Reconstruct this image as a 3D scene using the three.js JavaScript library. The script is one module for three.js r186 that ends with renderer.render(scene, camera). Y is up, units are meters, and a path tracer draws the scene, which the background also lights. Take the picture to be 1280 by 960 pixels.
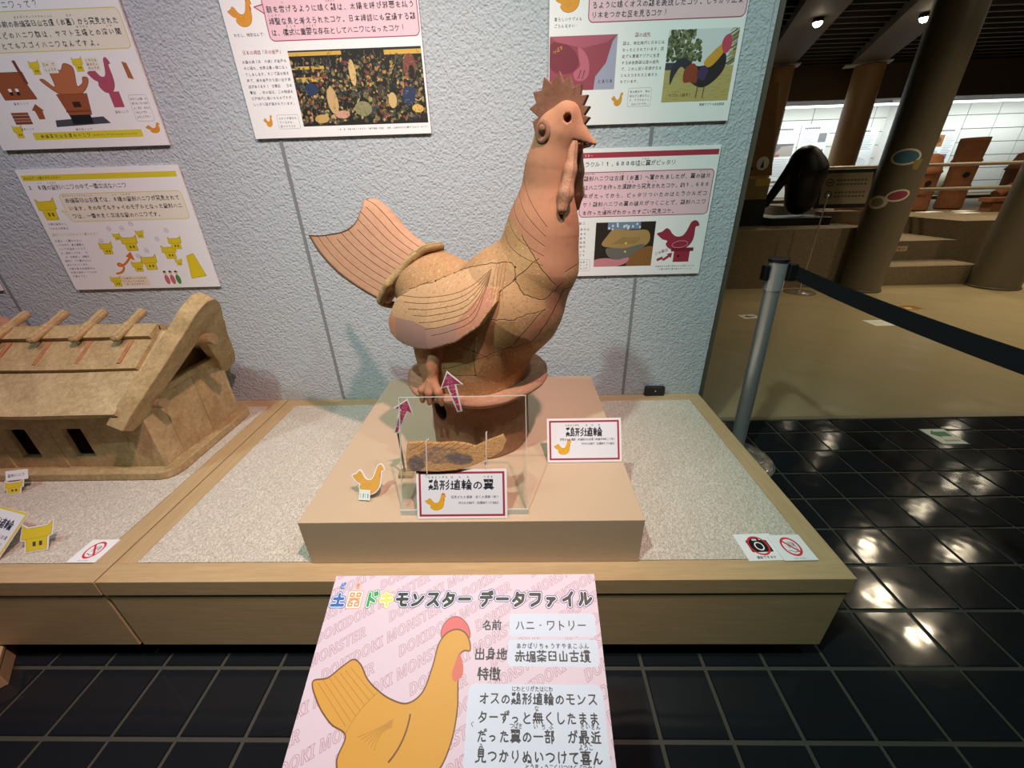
import * as THREE from 'three';
import { RoundedBoxGeometry } from 'three/addons/geometries/RoundedBoxGeometry.js';
import { mergeGeometries } from 'three/addons/utils/BufferGeometryUtils.js';
import { RectAreaLightUniformsLib } from 'three/addons/lights/RectAreaLightUniformsLib.js';

// ---------------------------------------------------------------- camera, exposure, large lights
const scene = new THREE.Scene();
scene.background = new THREE.Color(0x000000);
const camera = new THREE.PerspectiveCamera(87.96, 4 / 3, 0.02, 60);
camera.position.set(0, 1.193, 1.58);
camera.rotation.set(-0.46368, 0.028274, -0.029703, 'YXZ');
const renderer = new THREE.WebGLRenderer({ antialias: true });
renderer.toneMapping = THREE.LinearToneMapping;
renderer.toneMappingExposure = 1.17;
renderer.shadowMap.enabled = true;
RectAreaLightUniformsLib.init();

// track spotlights over the exhibit: [position, target, colour, candela, cone, softness, label]
const TRACK = [
  [[0.44, 3.0, 1.45], [-0.95, 0.35, 0.35], [1, 0.58, 0.53], 15.5, 0.62, 0.6, 'black track spotlight with rosy lamp over the plinth front'],
  [[-0.62, 3.0, 1.72], [0.25, 0.35, 0.35], [0.76, 1, 0.86], 9.5, 0.70, 0.6, 'black track spotlight with greenish lamp over the plinth front'],
  [[-1.75, 3.0, 1.25], [-1.3, 0.9, 0.0], [0.78, 0.92, 1], 4, 0.75, 0.6, 'added black track spotlight with bluish fill lamp over the clay house'],  // added cool fill, lifts the wall and house side
  [[1.1, 3.0, 1.4], [0.3, 0.9, 0.0], [0.76, 1, 0.92], 3.5, 0.7, 0.6, 'added black track spotlight with pale fill lamp near the rope post'],  // added greenish fill for the right part of the wall
];
// recessed lamps in the hall: [x, z]
const DOWN = [[5.5, -4.9], [4.72, -3.65], [5.62, -2.75], [6.6, -3.35], [6.98, -3.3], [4.32, -2.05], [4.08, -1.0], [5.3, -1.95], [3.96, -1.38], [7.8, -4.6], [5.48, -4.45]];

// ---------------------------------------------------------------- helpers
let seed = 7;
const rnd = () => { seed = (seed + 0x6d2b79f5) | 0; let t = Math.imul(seed ^ (seed >>> 15), 1 | seed); t = (t + Math.imul(t ^ (t >>> 7), 61 | t)) ^ t; return ((t ^ (t >>> 14)) >>> 0) / 4294967296; };
const V3 = (x, y, z) => new THREE.Vector3(x, y, z);
const used = new Map();
const numbered = (n) => { const k = used.get(n) || 0; used.set(n, k + 1); return k ? `${n}_${String(k).padStart(3, '0')}` : n; };
const lit = (m) => { m.castShadow = true; m.receiveShadow = true; return m; };
function part(name, geo, mat, parent, pos, rot) {
  const m = lit(new THREE.Mesh(geo, mat)); m.name = name; parent.add(m);
  if (pos) m.position.set(...pos);
  if (rot) m.rotation.set(...rot);
  return m;
}
function thing(name, label, category, pos = [0, 0, 0], turn = 0, group) {
  const o = new THREE.Group(); o.name = numbered(name); scene.add(o);
  o.position.set(...pos); o.rotation.y = turn; o.userData = { label, category };
  if (group) o.userData.group = group;
  return o;
}
function struct(name, geo, mat, pos, rot) {
  const m = part(name, geo, mat, scene, pos, rot); m.userData.kind = 'structure'; return m;
}
// a box whose uv run in metres
function box(w, h, d, r = 0) {
  if (r) {
    const g = new RoundedBoxGeometry(w, h, d, 2, r);
    return metreUV(g);
  }
  return metreUV(new THREE.BoxGeometry(w, h, d));
}
function metreUV(g) {
  if (!g.attributes.normal) g.computeVertexNormals();
  const p = g.attributes.position, n = g.attributes.normal, uv = new Float32Array(p.count * 2);
  for (let i = 0; i < p.count; i++) {
    const ax = Math.abs(n.getX(i)), ay = Math.abs(n.getY(i)), az = Math.abs(n.getZ(i));
    const [a, b] = ay >= ax && ay >= az ? [p.getX(i), p.getZ(i)] : az >= ax ? [p.getX(i), p.getY(i)] : [p.getZ(i), p.getY(i)];
    uv[i * 2] = a; uv[i * 2 + 1] = b;
  }
  g.setAttribute('uv', new THREE.BufferAttribute(uv, 2));
  return g;
}
const moved = (g, x, y, z) => { g.translate(x, y, z); return g; };

// tileable noise
function lattice(n, s) { const a = new Float32Array(n * n); let k = s; for (let i = 0; i < a.length; i++) { k = (Math.imul(k, 1664525) + 1013904223) | 0; a[i] = (k >>> 8) / 16777216; } return a; }
function tileNoise(res, layers) {           // layers: [cells, weight, seed, cellsY]
  const out = new Float32Array(res * res);
  for (const [cx, w, s, cy0] of layers) {
    const cy = cy0 || cx, n = Math.max(cx, cy), L = lattice(n, s);
    for (let y = 0; y < res; y++) {
      const fy = (y / res) * cy, y0 = Math.floor(fy), ty = fy - y0, sy = ty * ty * (3 - 2 * ty), ya = (y0 % cy) * n, yb = ((y0 + 1) % cy) * n;
      for (let x = 0; x < res; x++) {
        const fx = (x / res) * cx, x0 = Math.floor(fx), tx = fx - x0, sx = tx * tx * (3 - 2 * tx), xa = x0 % cx, xb = (x0 + 1) % cx;
        const a = L[ya + xa] + (L[ya + xb] - L[ya + xa]) * sx, b = L[yb + xa] + (L[yb + xb] - L[yb + xa]) * sx;
        out[y * res + x] += w * (a + (b - a) * sy);
      }
    }
  }
  return out;
}
function texFrom(res, arr, fn, srgb) {
  const d = new Uint8Array(res * res * 4);
  for (let i = 0; i < res * res; i++) { const c = fn(arr[i], i); d[i * 4] = c[0]; d[i * 4 + 1] = c[1]; d[i * 4 + 2] = c[2]; d[i * 4 + 3] = 255; }
  const t = new THREE.DataTexture(d, res, res); t.wrapS = t.wrapT = THREE.RepeatWrapping; t.magFilter = THREE.LinearFilter; t.minFilter = THREE.LinearMipmapLinearFilter; t.generateMipmaps = true;
  if (srgb) t.colorSpace = THREE.SRGBColorSpace; t.needsUpdate = true; return t;
}
const scaled = (t, rx, ry = rx) => { const c = t.clone(); c.repeat.set(rx, ry); c.needsUpdate = true; return c; };
const grey = (v) => { const x = Math.max(0, Math.min(255, v * 255)); return [x, x, x]; };
const mix3 = (a, b, t) => a.map((x, i) => x + (b[i] - x) * t);
const clamp = (x, a = 0, b = 1) => Math.max(a, Math.min(b, x));

const N_plaster = tileNoise(1024, [[64, 0.5, 1], [110, 0.35, 2], [30, 0.15, 3]]);
const T_plaster = texFrom(1024, N_plaster, (v) => grey(clamp((v - 0.28) * 2.2)));
const N_felt = tileNoise(512, [[170, 0.5, 11, 60], [256, 0.5, 12, 128]]);
const T_felt = texFrom(512, N_felt, (v) => mix3([176, 166, 152], [232, 226, 214], clamp((v - 0.25) * 2)), true);
const T_feltB = texFrom(512, N_felt, (v) => grey(v));
const N_wood = tileNoise(512, [[6, 0.25, 21, 60], [10, 0.4, 22, 200], [24, 0.35, 23, 400]]);
const T_wood = texFrom(512, N_wood, (v) => mix3([186, 157, 116], [198, 170, 130], clamp((v - 0.25) * 2)), true);
const N_fine = tileNoise(512, [[40, 0.3, 31], [128, 0.4, 32], [256, 0.3, 33]]);
const T_fine = texFrom(512, N_fine, (v) => grey(v));
const N_wave = tileNoise(512, [[5, 0.5, 41], [11, 0.3, 42], [40, 0.2, 43]]);
const T_wave = texFrom(512, N_wave, (v) => grey(v));
const N_soft = tileNoise(512, [[4, 0.6, 44], [9, 0.4, 45]]);
const T_soft = texFrom(512, N_soft, (v) => grey(v));
const N_clay = tileNoise(512, [[8, 0.3, 51], [30, 0.25, 52], [120, 0.25, 53], [256, 0.2, 54]]);
const T_clayHouse = texFrom(512, N_clay, (v) => mix3([166, 144, 104], [206, 184, 142], clamp((v - 0.25) * 2)), true);
const T_clayRed = texFrom(512, N_clay, (v) => mix3([158, 112, 86], [190, 144, 116], clamp((v - 0.25) * 2)), true);
const T_clayB = texFrom(512, N_clay, (v) => grey(v));
const N_stone = tileNoise(512, [[90, 0.4, 61], [200, 0.6, 62]]);
const T_stone = texFrom(512, N_stone, (v) => mix3([94, 82, 62], [132, 118, 94], clamp((v - 0.25) * 2)), true);

const std = (o) => new THREE.MeshStandardMaterial(o);
const lin = (r, g, b) => new THREE.Color().setRGB(r, g, b);
const M = {
  plaster: std({ color: lin(0.47, 0.52, 0.57), roughness: 0.85, bumpMap: scaled(T_plaster, 2.3), bumpScale: 0.002 }),
  trim: std({ color: lin(0.10, 0.085, 0.065), roughness: 0.5 }),
  seam: std({ color: lin(0.22, 0.235, 0.25), roughness: 0.8 }),
  felt: std({ map: scaled(T_felt, 4), roughness: 1, bumpMap: scaled(T_feltB, 4), bumpScale: 0.002 }),
  wood: std({ map: scaled(T_wood, 1.5), roughness: 0.5 }),
  woodZ: (() => { const t = scaled(T_wood, 1.5); t.rotation = Math.PI / 2; return std({ map: t, roughness: 0.5 }); })(),
  dark: std({ color: lin(0.012, 0.012, 0.013), roughness: 0.6 }),
  black: std({ color: lin(0.006, 0.006, 0.007), roughness: 0.45 }),
  tile: std({ color: lin(0.013, 0.015, 0.019), roughness: 0.1, bumpMap: scaled(T_soft, 4), bumpScale: 0.0005 }),
  grout: std({ color: lin(0.055, 0.053, 0.042), roughness: 0.75 }),
  vinyl: std({ color: lin(0.33, 0.27, 0.155), roughness: 0.24, bumpMap: scaled(T_soft, 1.2), bumpScale: 0.006 }),
  ceil: std({ color: lin(0.01, 0.009, 0.008), roughness: 0.9 }),
  slat: std({ color: lin(0.06, 0.05, 0.04), roughness: 0.7 }),
  bulk: std({ color: lin(0.11, 0.078, 0.048), roughness: 0.7 }),
  hallwall: std({ color: lin(0.10, 0.08, 0.06), roughness: 0.9 }),
  stone: std({ map: scaled(T_stone, 2), roughness: 0.8 }),
  column: std({ color: lin(0.135, 0.112, 0.076), roughness: 0.42, bumpMap: scaled(T_fine, 2), bumpScale: 0.001 }),
  casewall: std({ color: lin(0.74, 0.76, 0.74), roughness: 0.7 }),
  white: std({ color: lin(0.80, 0.80, 0.80), roughness: 0.6 }),
  chrome: std({ color: lin(0.66, 0.67, 0.69), metalness: 0.75, roughness: 0.36 }),
  chromeBase: std({ color: lin(0.75, 0.71, 0.66), metalness: 0.85, roughness: 0.14, bumpMap: scaled(T_wave, 3), bumpScale: 0.02 }),
  belt: std({ color: lin(0.002, 0.003, 0.007), roughness: 1, bumpMap: scaled(T_fine, 30), bumpScale: 0.0004 }),
  acrylic: new THREE.MeshPhysicalMaterial({ color: 0xffffff, transmission: 1, thickness: 0, roughness: 0.02, ior: 1.3 }),
  acrylicEdge: new THREE.MeshPhysicalMaterial({ color: lin(0.85, 0.92, 0.9), transmission: 0.6, thickness: 0, roughness: 0.35 }),
  card: std({ color: lin(0.82, 0.82, 0.84), roughness: 0.7 }),
  houseClay: std({ map: scaled(T_clayHouse, 3), roughness: 0.92, bumpMap: scaled(T_clayB, 5), bumpScale: 0.0025 }),
  houseClay2: std({ map: scaled(T_clayHouse, 4.3), color: lin(0.94, 0.9, 0.84), roughness: 0.92, bumpMap: scaled(T_clayB, 6), bumpScale: 0.0025 }),
  redClay: std({ map: scaled(T_clayRed, 3), roughness: 0.85, bumpMap: scaled(T_clayB, 5), bumpScale: 0.0015 }),
  greyClay: std({ map: scaled(T_clayRed, 3), color: lin(0.62, 0.62, 0.66), roughness: 0.85 }),
  bgClay: std({ map: scaled(T_clayRed, 2), color: lin(0.46, 0.33, 0.2), roughness: 0.9 }),
};
// ---------------------------------------------------------------- brush lettering: strokes on a 20 x 20 grid, "~" marks a curved stroke
const G = {
  'ア': '24 i4 c9/~a7 9d 4j', 'イ': '~g2 b8 3c/c7 cj', 'ウ': 'a1 a5/39 35 h5/~h5 gb 6j', 'オ': '27 i7/c2 cj 9h/~c8 8d 2g', 'カ': '26 h6 fi ch/~a2 9b 3j', 'キ': '36 h5/2c ib/82 cj', 'ク': '~82 69 2c/75 h5/~h5 fd 6j',
  'ケ': '~62 48 2b/56 i6/~d6 cd 6j', 'コ': '34 h4 hh/3h hh', 'サ': '26 i6/72 7d/~e2 eb 7j', 'シ': '43 75/38 6a/~4i ce h5', 'ス': '33 g3/~g3 bc 3i/cc ii', 'タ': '~82 69 2d/75 h5/~h5 fd 5j/79 de', 'チ': '~g2 a4 43/29 i9/~b4 bc 5j',
  'ツ': '34 59/93 b8/~h3 fc 7i', 'テ': '43 h3/28 i8/~b8 ae 5j', 'ト': '72 7j/78 gd', 'ナ': '27 i7/~b2 bb 5j', 'ニ': '45 g5/2g ig', 'ノ': '~g2 db 3i', 'ハ': '~74 6b 2h/~d4 fb ih', 'ヒ': '53 5g 7i hi/59 g6', 'フ': '34 h4/~h4 fd 5j',
  'マ': '34 h4/~h4 da 9d/6a dh', 'ミ': '43 g6/49 fc/3f hj', 'ム': '~92 6b 2h hg/db jk', 'メ': '~f2 bb 3i/66 fg', 'モ': '43 g3/2a ia/93 9g bi hi', 'ヤ': '28 i5 ed/72 bj', 'ラ': '52 f2/36 h6/~h6 fd 6j', 'リ': '52 5b/~f2 fb 8j',
  'ル': '~63 6b 2i/b3 bh/~bh fe ja', 'ワ': '33 39/33 h3/~h3 gb 7j', 'ン': '44 79/~3i bf i7', 'ー': '2a ia', 'エ': '44 g4/a4 ag/2g ig', 'ロ': '44 4h/44 g4 gh/4h gh',
  'あ': '36 g5/~92 8b bj/~e7 ah 5i 3f 6b ca hc hg ci', 'い': '~44 4d 6h 9d/~e5 h9 ie', 'う': '82 d4/~58 b6 g9 fe 8j', 'え': '82 d4/~38 f7 ad 3j/~9d cd ch ei ii', 'お': '37 d6/~82 8e 6i 3g 5c ca hd ff bh/f4 i7', 'か': '~28 c6 eb bi 8h/~82 6b 2i/f5 i9',
  'き': '45 f4/49 g7/92 de/~de 6d 5g 9j fj', 'く': '~e2 5a ej', 'け': '~43 3b 4i/97 i6/~f2 fc ci', 'こ': '~54 b4 g5/~5c 4g 9i hh', 'さ': '37 h6/82 ec/~ec 6c 5g aj fi', 'し': '~62 6e 9j ei ie', 'す': '26 i6/~b2 bd 8f 7b a9 cb be 7j', 'せ': '29 i8/e3 ec bc/63 6f 9i gi',
  'そ': '~53 f3 5a i9/~i9 9c 9h ei', 'た': '36 d5/~83 6b 3j/~a9 d8 h9/~ae bi ii', 'ち': '36 h5/~92 6c/~6c b9 gb gg 8j', 'つ': '~27 a5 h8 gd 9h', 'て': '25 i4/~h4 a9 9f ci gi', 'と': '63 8b/~g6 7b 4f 8j hj', 'な': '36 c5/~82 5b 3e/f4 i7/~ea eg bj 7i 8f df ij',
  'に': '~43 3b 4i/a6 h6/~ad 9g ci ih', 'ぬ': '~44 6d 9g/~b3 9d 5i 2e 6a d8 if gi ci dg ij', 'の': '~b5 9e 6h 3f 4a 96 f7 ic gg ci', 'は': '~43 3b 4i/a7 i7/~e2 ef bj 8h af ij', 'ひ': '~35 95 5d 8i di fd f5 jb', 'ふ': 'b2 d4/~a7 ca ch 9j 7h/~3f 5c/~gb jg', 'へ': '~2c 76 ig',
  'ほ': '~43 3b 4i/a4 h4/a9 i9/~e4 ef bj 8h af ij', 'ま': '45 g5/4a ga/~b2 be 8j 5h 7e de ij', 'み': '~54 b4 7d 4i 2f 6c dd jh/~f8 ee bj', 'む': '36 c6/~82 8d 5g 3e 5b 8d 7h bi hi he/f5 i8', 'め': '~44 6d 9g/~b3 9d 5i 2e 6a d8 if gi di', 'も': '~92 8c 8h di hf fc/38 c7/3d cd',
  'や': '~39 b6 h8 gc cc/b2 d5/63 bj', 'よ': '~b2 be 8j 4h 6f be ij/b7 g6', 'ら': '72 d4/~66 5c b9 gc ei 6j', 'り': '~53 4a 6d/~e2 fb 9j', 'る': '~43 e3 5c c8 hc fi aj 8h ag di', 'れ': '52 5j/~26 87 2f/~2f a7 d6 dd ei ii', 'ろ': '~43 e3 4c c8 hc fi 7j', 'わ': '52 5j/~26 86 2f/~2f b7 ha gf ai',
  'を': '36 f5/~92 7a 3e/~3e 99 bc be/~h9 9d 7h ci hi', 'ん': '~a2 5c 2j 7c ac ah di ie',
  '、': '3g 6j', '。': '~4g 6g 6i 4i 3h 4g', '・': '9a ba', '「': 'i2 d2 dg', '」': '74 7i 2i', '（': '~g1 ca gj', '）': '~41 8a 4j', '！': 'a1 ad/ai ai', '？': '~55 a2 f5 da ad/ai ai', '：': 'a5 a6/af ag', '…': '3a 4a/9a aa/fa ga', '．': '3i 4i', '，': '4i 3k', '～': '~2b 68 ac i8',
  '土': '39 h9/a3 ai/1i ji', '士': '17 j7/a2 ai/4i gi', '口': '44 4h/44 g4 gh/4h gh', '日': '52 5i/52 f2 fi/5a fa/5i fi', '目': '52 5i/52 f2 fi/57 f7/5c fc/5i fi', '田': '33 3h/33 h3 hh/3a ha/a3 ah/3h hh', '大': '27 i7/~a2 99 2i/~a8 dd ii', '太': '27 i7/~a2 99 2i/~a8 dd ii/8f bi',
  '木': '26 i6/a2 aj/~a7 7d 2g/~a7 dd ig', '本': '26 i6/a2 aj/~a7 7d 2g/~a7 dd ig/6f ef', '十': '1a ja/a1 aj', '一': '1a ja', '二': '44 g4/1h jh', '丁': '24 i4/b4 bi 8h', '人': '~a2 8a 1i/~a5 dd ji', '亻': '~f1 a9 1d/a8 aj', '氵': '62 c5/38 aa/~2j 8g ed', '言': '82 c3/26 i6/5a fa/5d fd/5g 5k/5g fg fk/5k fk',
  '扌': '27 h7/a1 aj 6h/2f he', '糸': 'b1 46 a8/~f4 4d hd/ac aj/6f 3i/df hi', '艹': '1a ja/62 6i/d2 di', '宀': 'a0 a7/2h 28 i8 ih', '車': 'a1 aj/24 i4/47 4d/47 g7 gd/4a ga/4d gd/1g jg', '彡': '~h1 b5 37/~h7 bb 3d/~hd bh 3j', '鳥': 'b0 83/53 5d/53 f3 fa/56 f6/5a fa/5d hd hi fj/2h 3j/6g 7i/9g bi',
  '爫': '~h1 a3 34/46 6b/a5 ab/h6 da', '夫': '37 h7/1b jb/~a2 a9 1j/~ab dg ji', '开': '23 i3/1a ja/~72 7b 3j/d3 dj', '直': '23 i3/a0 a6/66 6g/66 g6 gg/69 g9/6d gd/6g gg/28 2j ij', '侖': '~a0 65 09/~a0 e5 k9/78 d8/3b 3k/3b hb hk/3f hf/8b 8j/cb cj', '羽': '12 92 9i/27 79/2d 7b/b2 i2 ii/c7 h9/cd hb',
  '共': '25 i5/62 6b/d2 db/0b kb/7d 3j/dd hj', '無': '62 27/34 i4/19 j9/0e ke/54 5e/94 9e/d4 de/h4 he/2g 1j/7g 8j/cg dj/hg jj', '立': 'a0 a4/25 i5/68 8f/e7 cf/1h jh', '阝': '52 5k/52 f2 a8/~a8 fc dg 9f', '耳': '02 k2/42 4g/g2 gk/47 g7/4b gb/0h gg', '又': '23 h3/~h3 cc 2j/~37 bf jj',
  '斤': '~h1 a3 43/~43 4b 1j/49 j9/d9 dj', '䒑': '52 7a/f2 da/0h kh', '儿': '~72 6c 0j/d2 df gi ki ke', '名': '~91 67 1a/64 e4/~e4 ba 1f/7c 7j/7c hc hj/7j hj', '月': '~33 3c 1k/33 h3 hj ei/38 h8/3d hd', '刂': '53 5d/f1 fj bi', '出': 'a1 aj/33 39 h9 h3/2b 2j ij ib', '身': 'b0 83/63 6g/63 f3 fj ci/67 f7/6b fb/1g fg/~i9 cg 2k',
  '也': '0a k5 ib ea/a1 af/42 4h 6j ij if', '牛': '~52 47 1b/46 j6/a1 ak/0d kc', '寸': '16 j6/e1 ej ai/6a 9e', '彳': '~d1 85 26/~e6 9a 2d/a9 aj', '攵': '~71 58 1a/55 j5/~g5 bf 2k/~68 cg jk', '赤': '35 h5/a1 a9/0a ka/~7a 7f 3j/ca cj ai/3d 1h/hd jh', '尸': '33 h3 h8/38 h8/~33 3c 0k', '臼': '~82 53 33/33 3h hh h3/b3 h3/3a 8a/ca ha',
  '山': 'a2 ai/37 3i hi/h7 hi', '卉': 'a0 a6/33 h3/0a ka/67 6j/e7 ej', '八': '~82 6c 1i/~c2 ec ji', '可': '03 k3/g3 gj di/47 4e/47 b7 be/4e be', '子': '43 g3 a8/a8 aj 7h/1b jb', '尹': '43 g3 gd/08 k8/4d gd/~b1 ad 1k', '羊': '52 76/e2 c6/26 i6/4b gb/0g kg/a6 ak', '王': '23 h3/4a ga/1i ji/a3 ai', '隹': '~71 4a 0b/57 5k/56 j6/5a ia/5e ie/5j jj/c6 cj',
  '門': '12 1k/12 82 88/15 85/18 88/c2 c8/c2 j2 jk hk/c5 j5/c8 j8', '示': '43 g3/19 j9/a9 aj 7i/5c 2h/fc ih', '年': '~61 46 19/54 h4/59 g9/59 5e/0e ke/b4 bk', '癶': '32 92 58 0b/b1 d6 kb/g1 d4/k4 f8', '石': '13 j3/~93 7a 0e/5b 5j/5b hb hj/5j hj', '皮': '~35 3c 0k/35 i5 h8/a1 ac/5c hc/~hb bh 3k/~6c bh kk', '片': '~52 5c 2j/d1 d7/57 i7/5d fd fj', '乍': '~51 38 0a/45 k5/a5 aj/a9 i9/ae ie',
  '虫': '42 47 g7 g2 42/a0 aa/0a ka', '足': '42 48/42 g2 g8/48 g8/a8 ai/ad hd/4c 4j/1k ji', '亦': 'a0 a4/04 k4/~74 7c 3j/d4 dj ai/38 1d/h8 jd', '勺': '~61 46 1a/45 h5 hj dj/6a bd', '戸': '12 i2/46 h6 hb/4b hb/~46 4d 1j', '勿': '~61 48 0c/55 i5 hj dj/~a5 7c 3f/~e5 bd 6j', '罒': '13 1h/13 j3 jh/1h jh/73 7h/d3 dh', '幺': 'b1 55 c8/f4 3e he/ec hh', '夂': '~81 5a 0d/75 h5/~h5 bf 0k/~48 bf kk',
  '乎': '~h1 a3 32/45 6a/g5 da/0c kc/a4 aj 7j', '牙': '23 i3/53 5a ka/d3 dj aj/~da 9f 1i', '亜': '02 k2/0i ki/72 7i/d2 di/26 2d id i6 26', '心': '38 1e/~67 6h 9j fj gf/a5 c9/h6 jc', 'ネ': '82 b4/37 h7/~h7 ac 1h/ac ak/cc gf', '申': '33 3g/33 h3 hg/39 h9/3g hg/a0 ak', '考': '35 e5/92 99/0a ka/~i2 ab 1j/9d gd/~8c 7g gg ek ak', '舌': '~h1 a3 22/06 k6/a3 ac/4c 4j/4c gc gj/4j gj', '豆': '32 h2/55 5b/55 f5 fb/5b fb/6d 8h/ed ch/0j kj',
  '我': '~91 53 23/08 k8/~d1 ed jk/62 6j 3i/1f bc/~hb ef 9j', '式': '06 k6/~d1 ed kj/g2 i4/2b cb/7b 7i/1j ch', '重': '~g1 a2 32/05 k5/38 3e/38 h8 he/3b hb/3e he/a2 aj/3h hh/0j kj', '西': '12 j2/16 1j/16 j6 jj/1i ji/72 7i/d2 di', '女': '~81 5b 3e fk/~f5 cd 2k/07 k7', '存': '24 i4/~91 68 0d/48 4k/89 g9 cc/cc ck 9j/7f ke', '在': '24 i4/~91 68 0d/48 4k/7c kc/d8 di/6i ki', '天': '33 h3/1a ja/~a3 9c 1j/~aa dg jj',
  '中': '36 3d/36 h6 hd/3d hd/a1 ak', '世': '08 k8/a3 ae/f3 fe/ae fe/52 5i ji', '介': '~a0 65 08/~a0 e5 k8/~77 7e 3k/d7 dk', '乃': '23 h3 da ia gj dj/~73 6d 1k', '事': '03 k3/a0 ak 7j/45 g5 g8 48 45/4b gb gh/0e ke/4h gh', '己': '33 h3 h9 39/39 3h 5j ij if', '聿': '43 g3 gb/07 k7/4b gb/0f kf/3j hj/a0 ak', '右': '06 k6/~91 69 0f/6b 6j/6b hb hj/6j hj', '云': '43 g3/09 k9/~99 6f 3i hh/dd jk', '五': '23 h3/0j kj/a3 7j/39 g9 fj', '工': '23 i3/a3 ah/0h kh', '弋': '07 k5/~91 bd kj/f1 i4',
  '表': '23 h3/46 g6/0a ka/a0 aa/~9a 5f 0i/4d 4j 9h/~aa dg kk/hc dg', '止': 'a2 ai/a9 h9/48 4i/0i ki', '且': '42 4j/42 g2 gj/48 g8/4d gd/0j kj', '先': '~51 36 19/34 h4/a1 aa/0a ka/~7a 6g 0k/da dh fj kj kf', '弓': '33 h3 h8 38 3d hd gj cj', '尓': '~61 46 0a/45 j5 h8/a5 aj 7j/5a 2g/fa ig', '生': '~52 37 0b/36 i6/a1 aj/3c hc/0j kj', '東': '03 k3/a0 ak/36 3d/36 h6 hd/39 h9/3d hd/~9d 6h 0k/~bd eh kk', '南': 'a0 a5/13 j3/27 2k/27 i7 ik gk/79 8c/d9 cc/5d fd/4g gg/ad aj',
  '色': '~71 56 1a/64 e4 b8/38 3h 5j ij ig/38 h8 hd/3d hd/a8 ad', '里': '32 3a/32 h2 ha/36 h6/3a ha/a2 aj/2e ie/0j kj', '予': '33 h3 a8/56 d9/0a ka gf/aa aj 6j', '井': '25 i5/0c kc/~72 7b 3j/d2 dj', '豕': '13 j3/~93 68 1b/~77 bd aj 6k/~8b 5d 1f/~9f 5i 1j/~h6 ea bb/~ab eg kj', '釆': '~h1 a3 22/44 69/g4 d8/0a ka/a3 ak/~aa 6f 0j/~aa ef kj', '𠂢': '~h1 a4 44/~44 4c 0k/a6 aj di/~h6 d9 a9/~b9 ee kk', '力': '15 i5 hj ei/~a1 9b 1k', '刀': '33 h3 gj dj/~93 8c 1k', 'ヨ': '34 g4 gh/3a ga/2h gh', '今': '~a0 65 09/~a0 e5 k9/78 d8/5c fc bk', '町': '13 1h/13 93 9h/1a 9a/53 5h/1h 9h/b4 k4/g4 gj dj',
};
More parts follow.
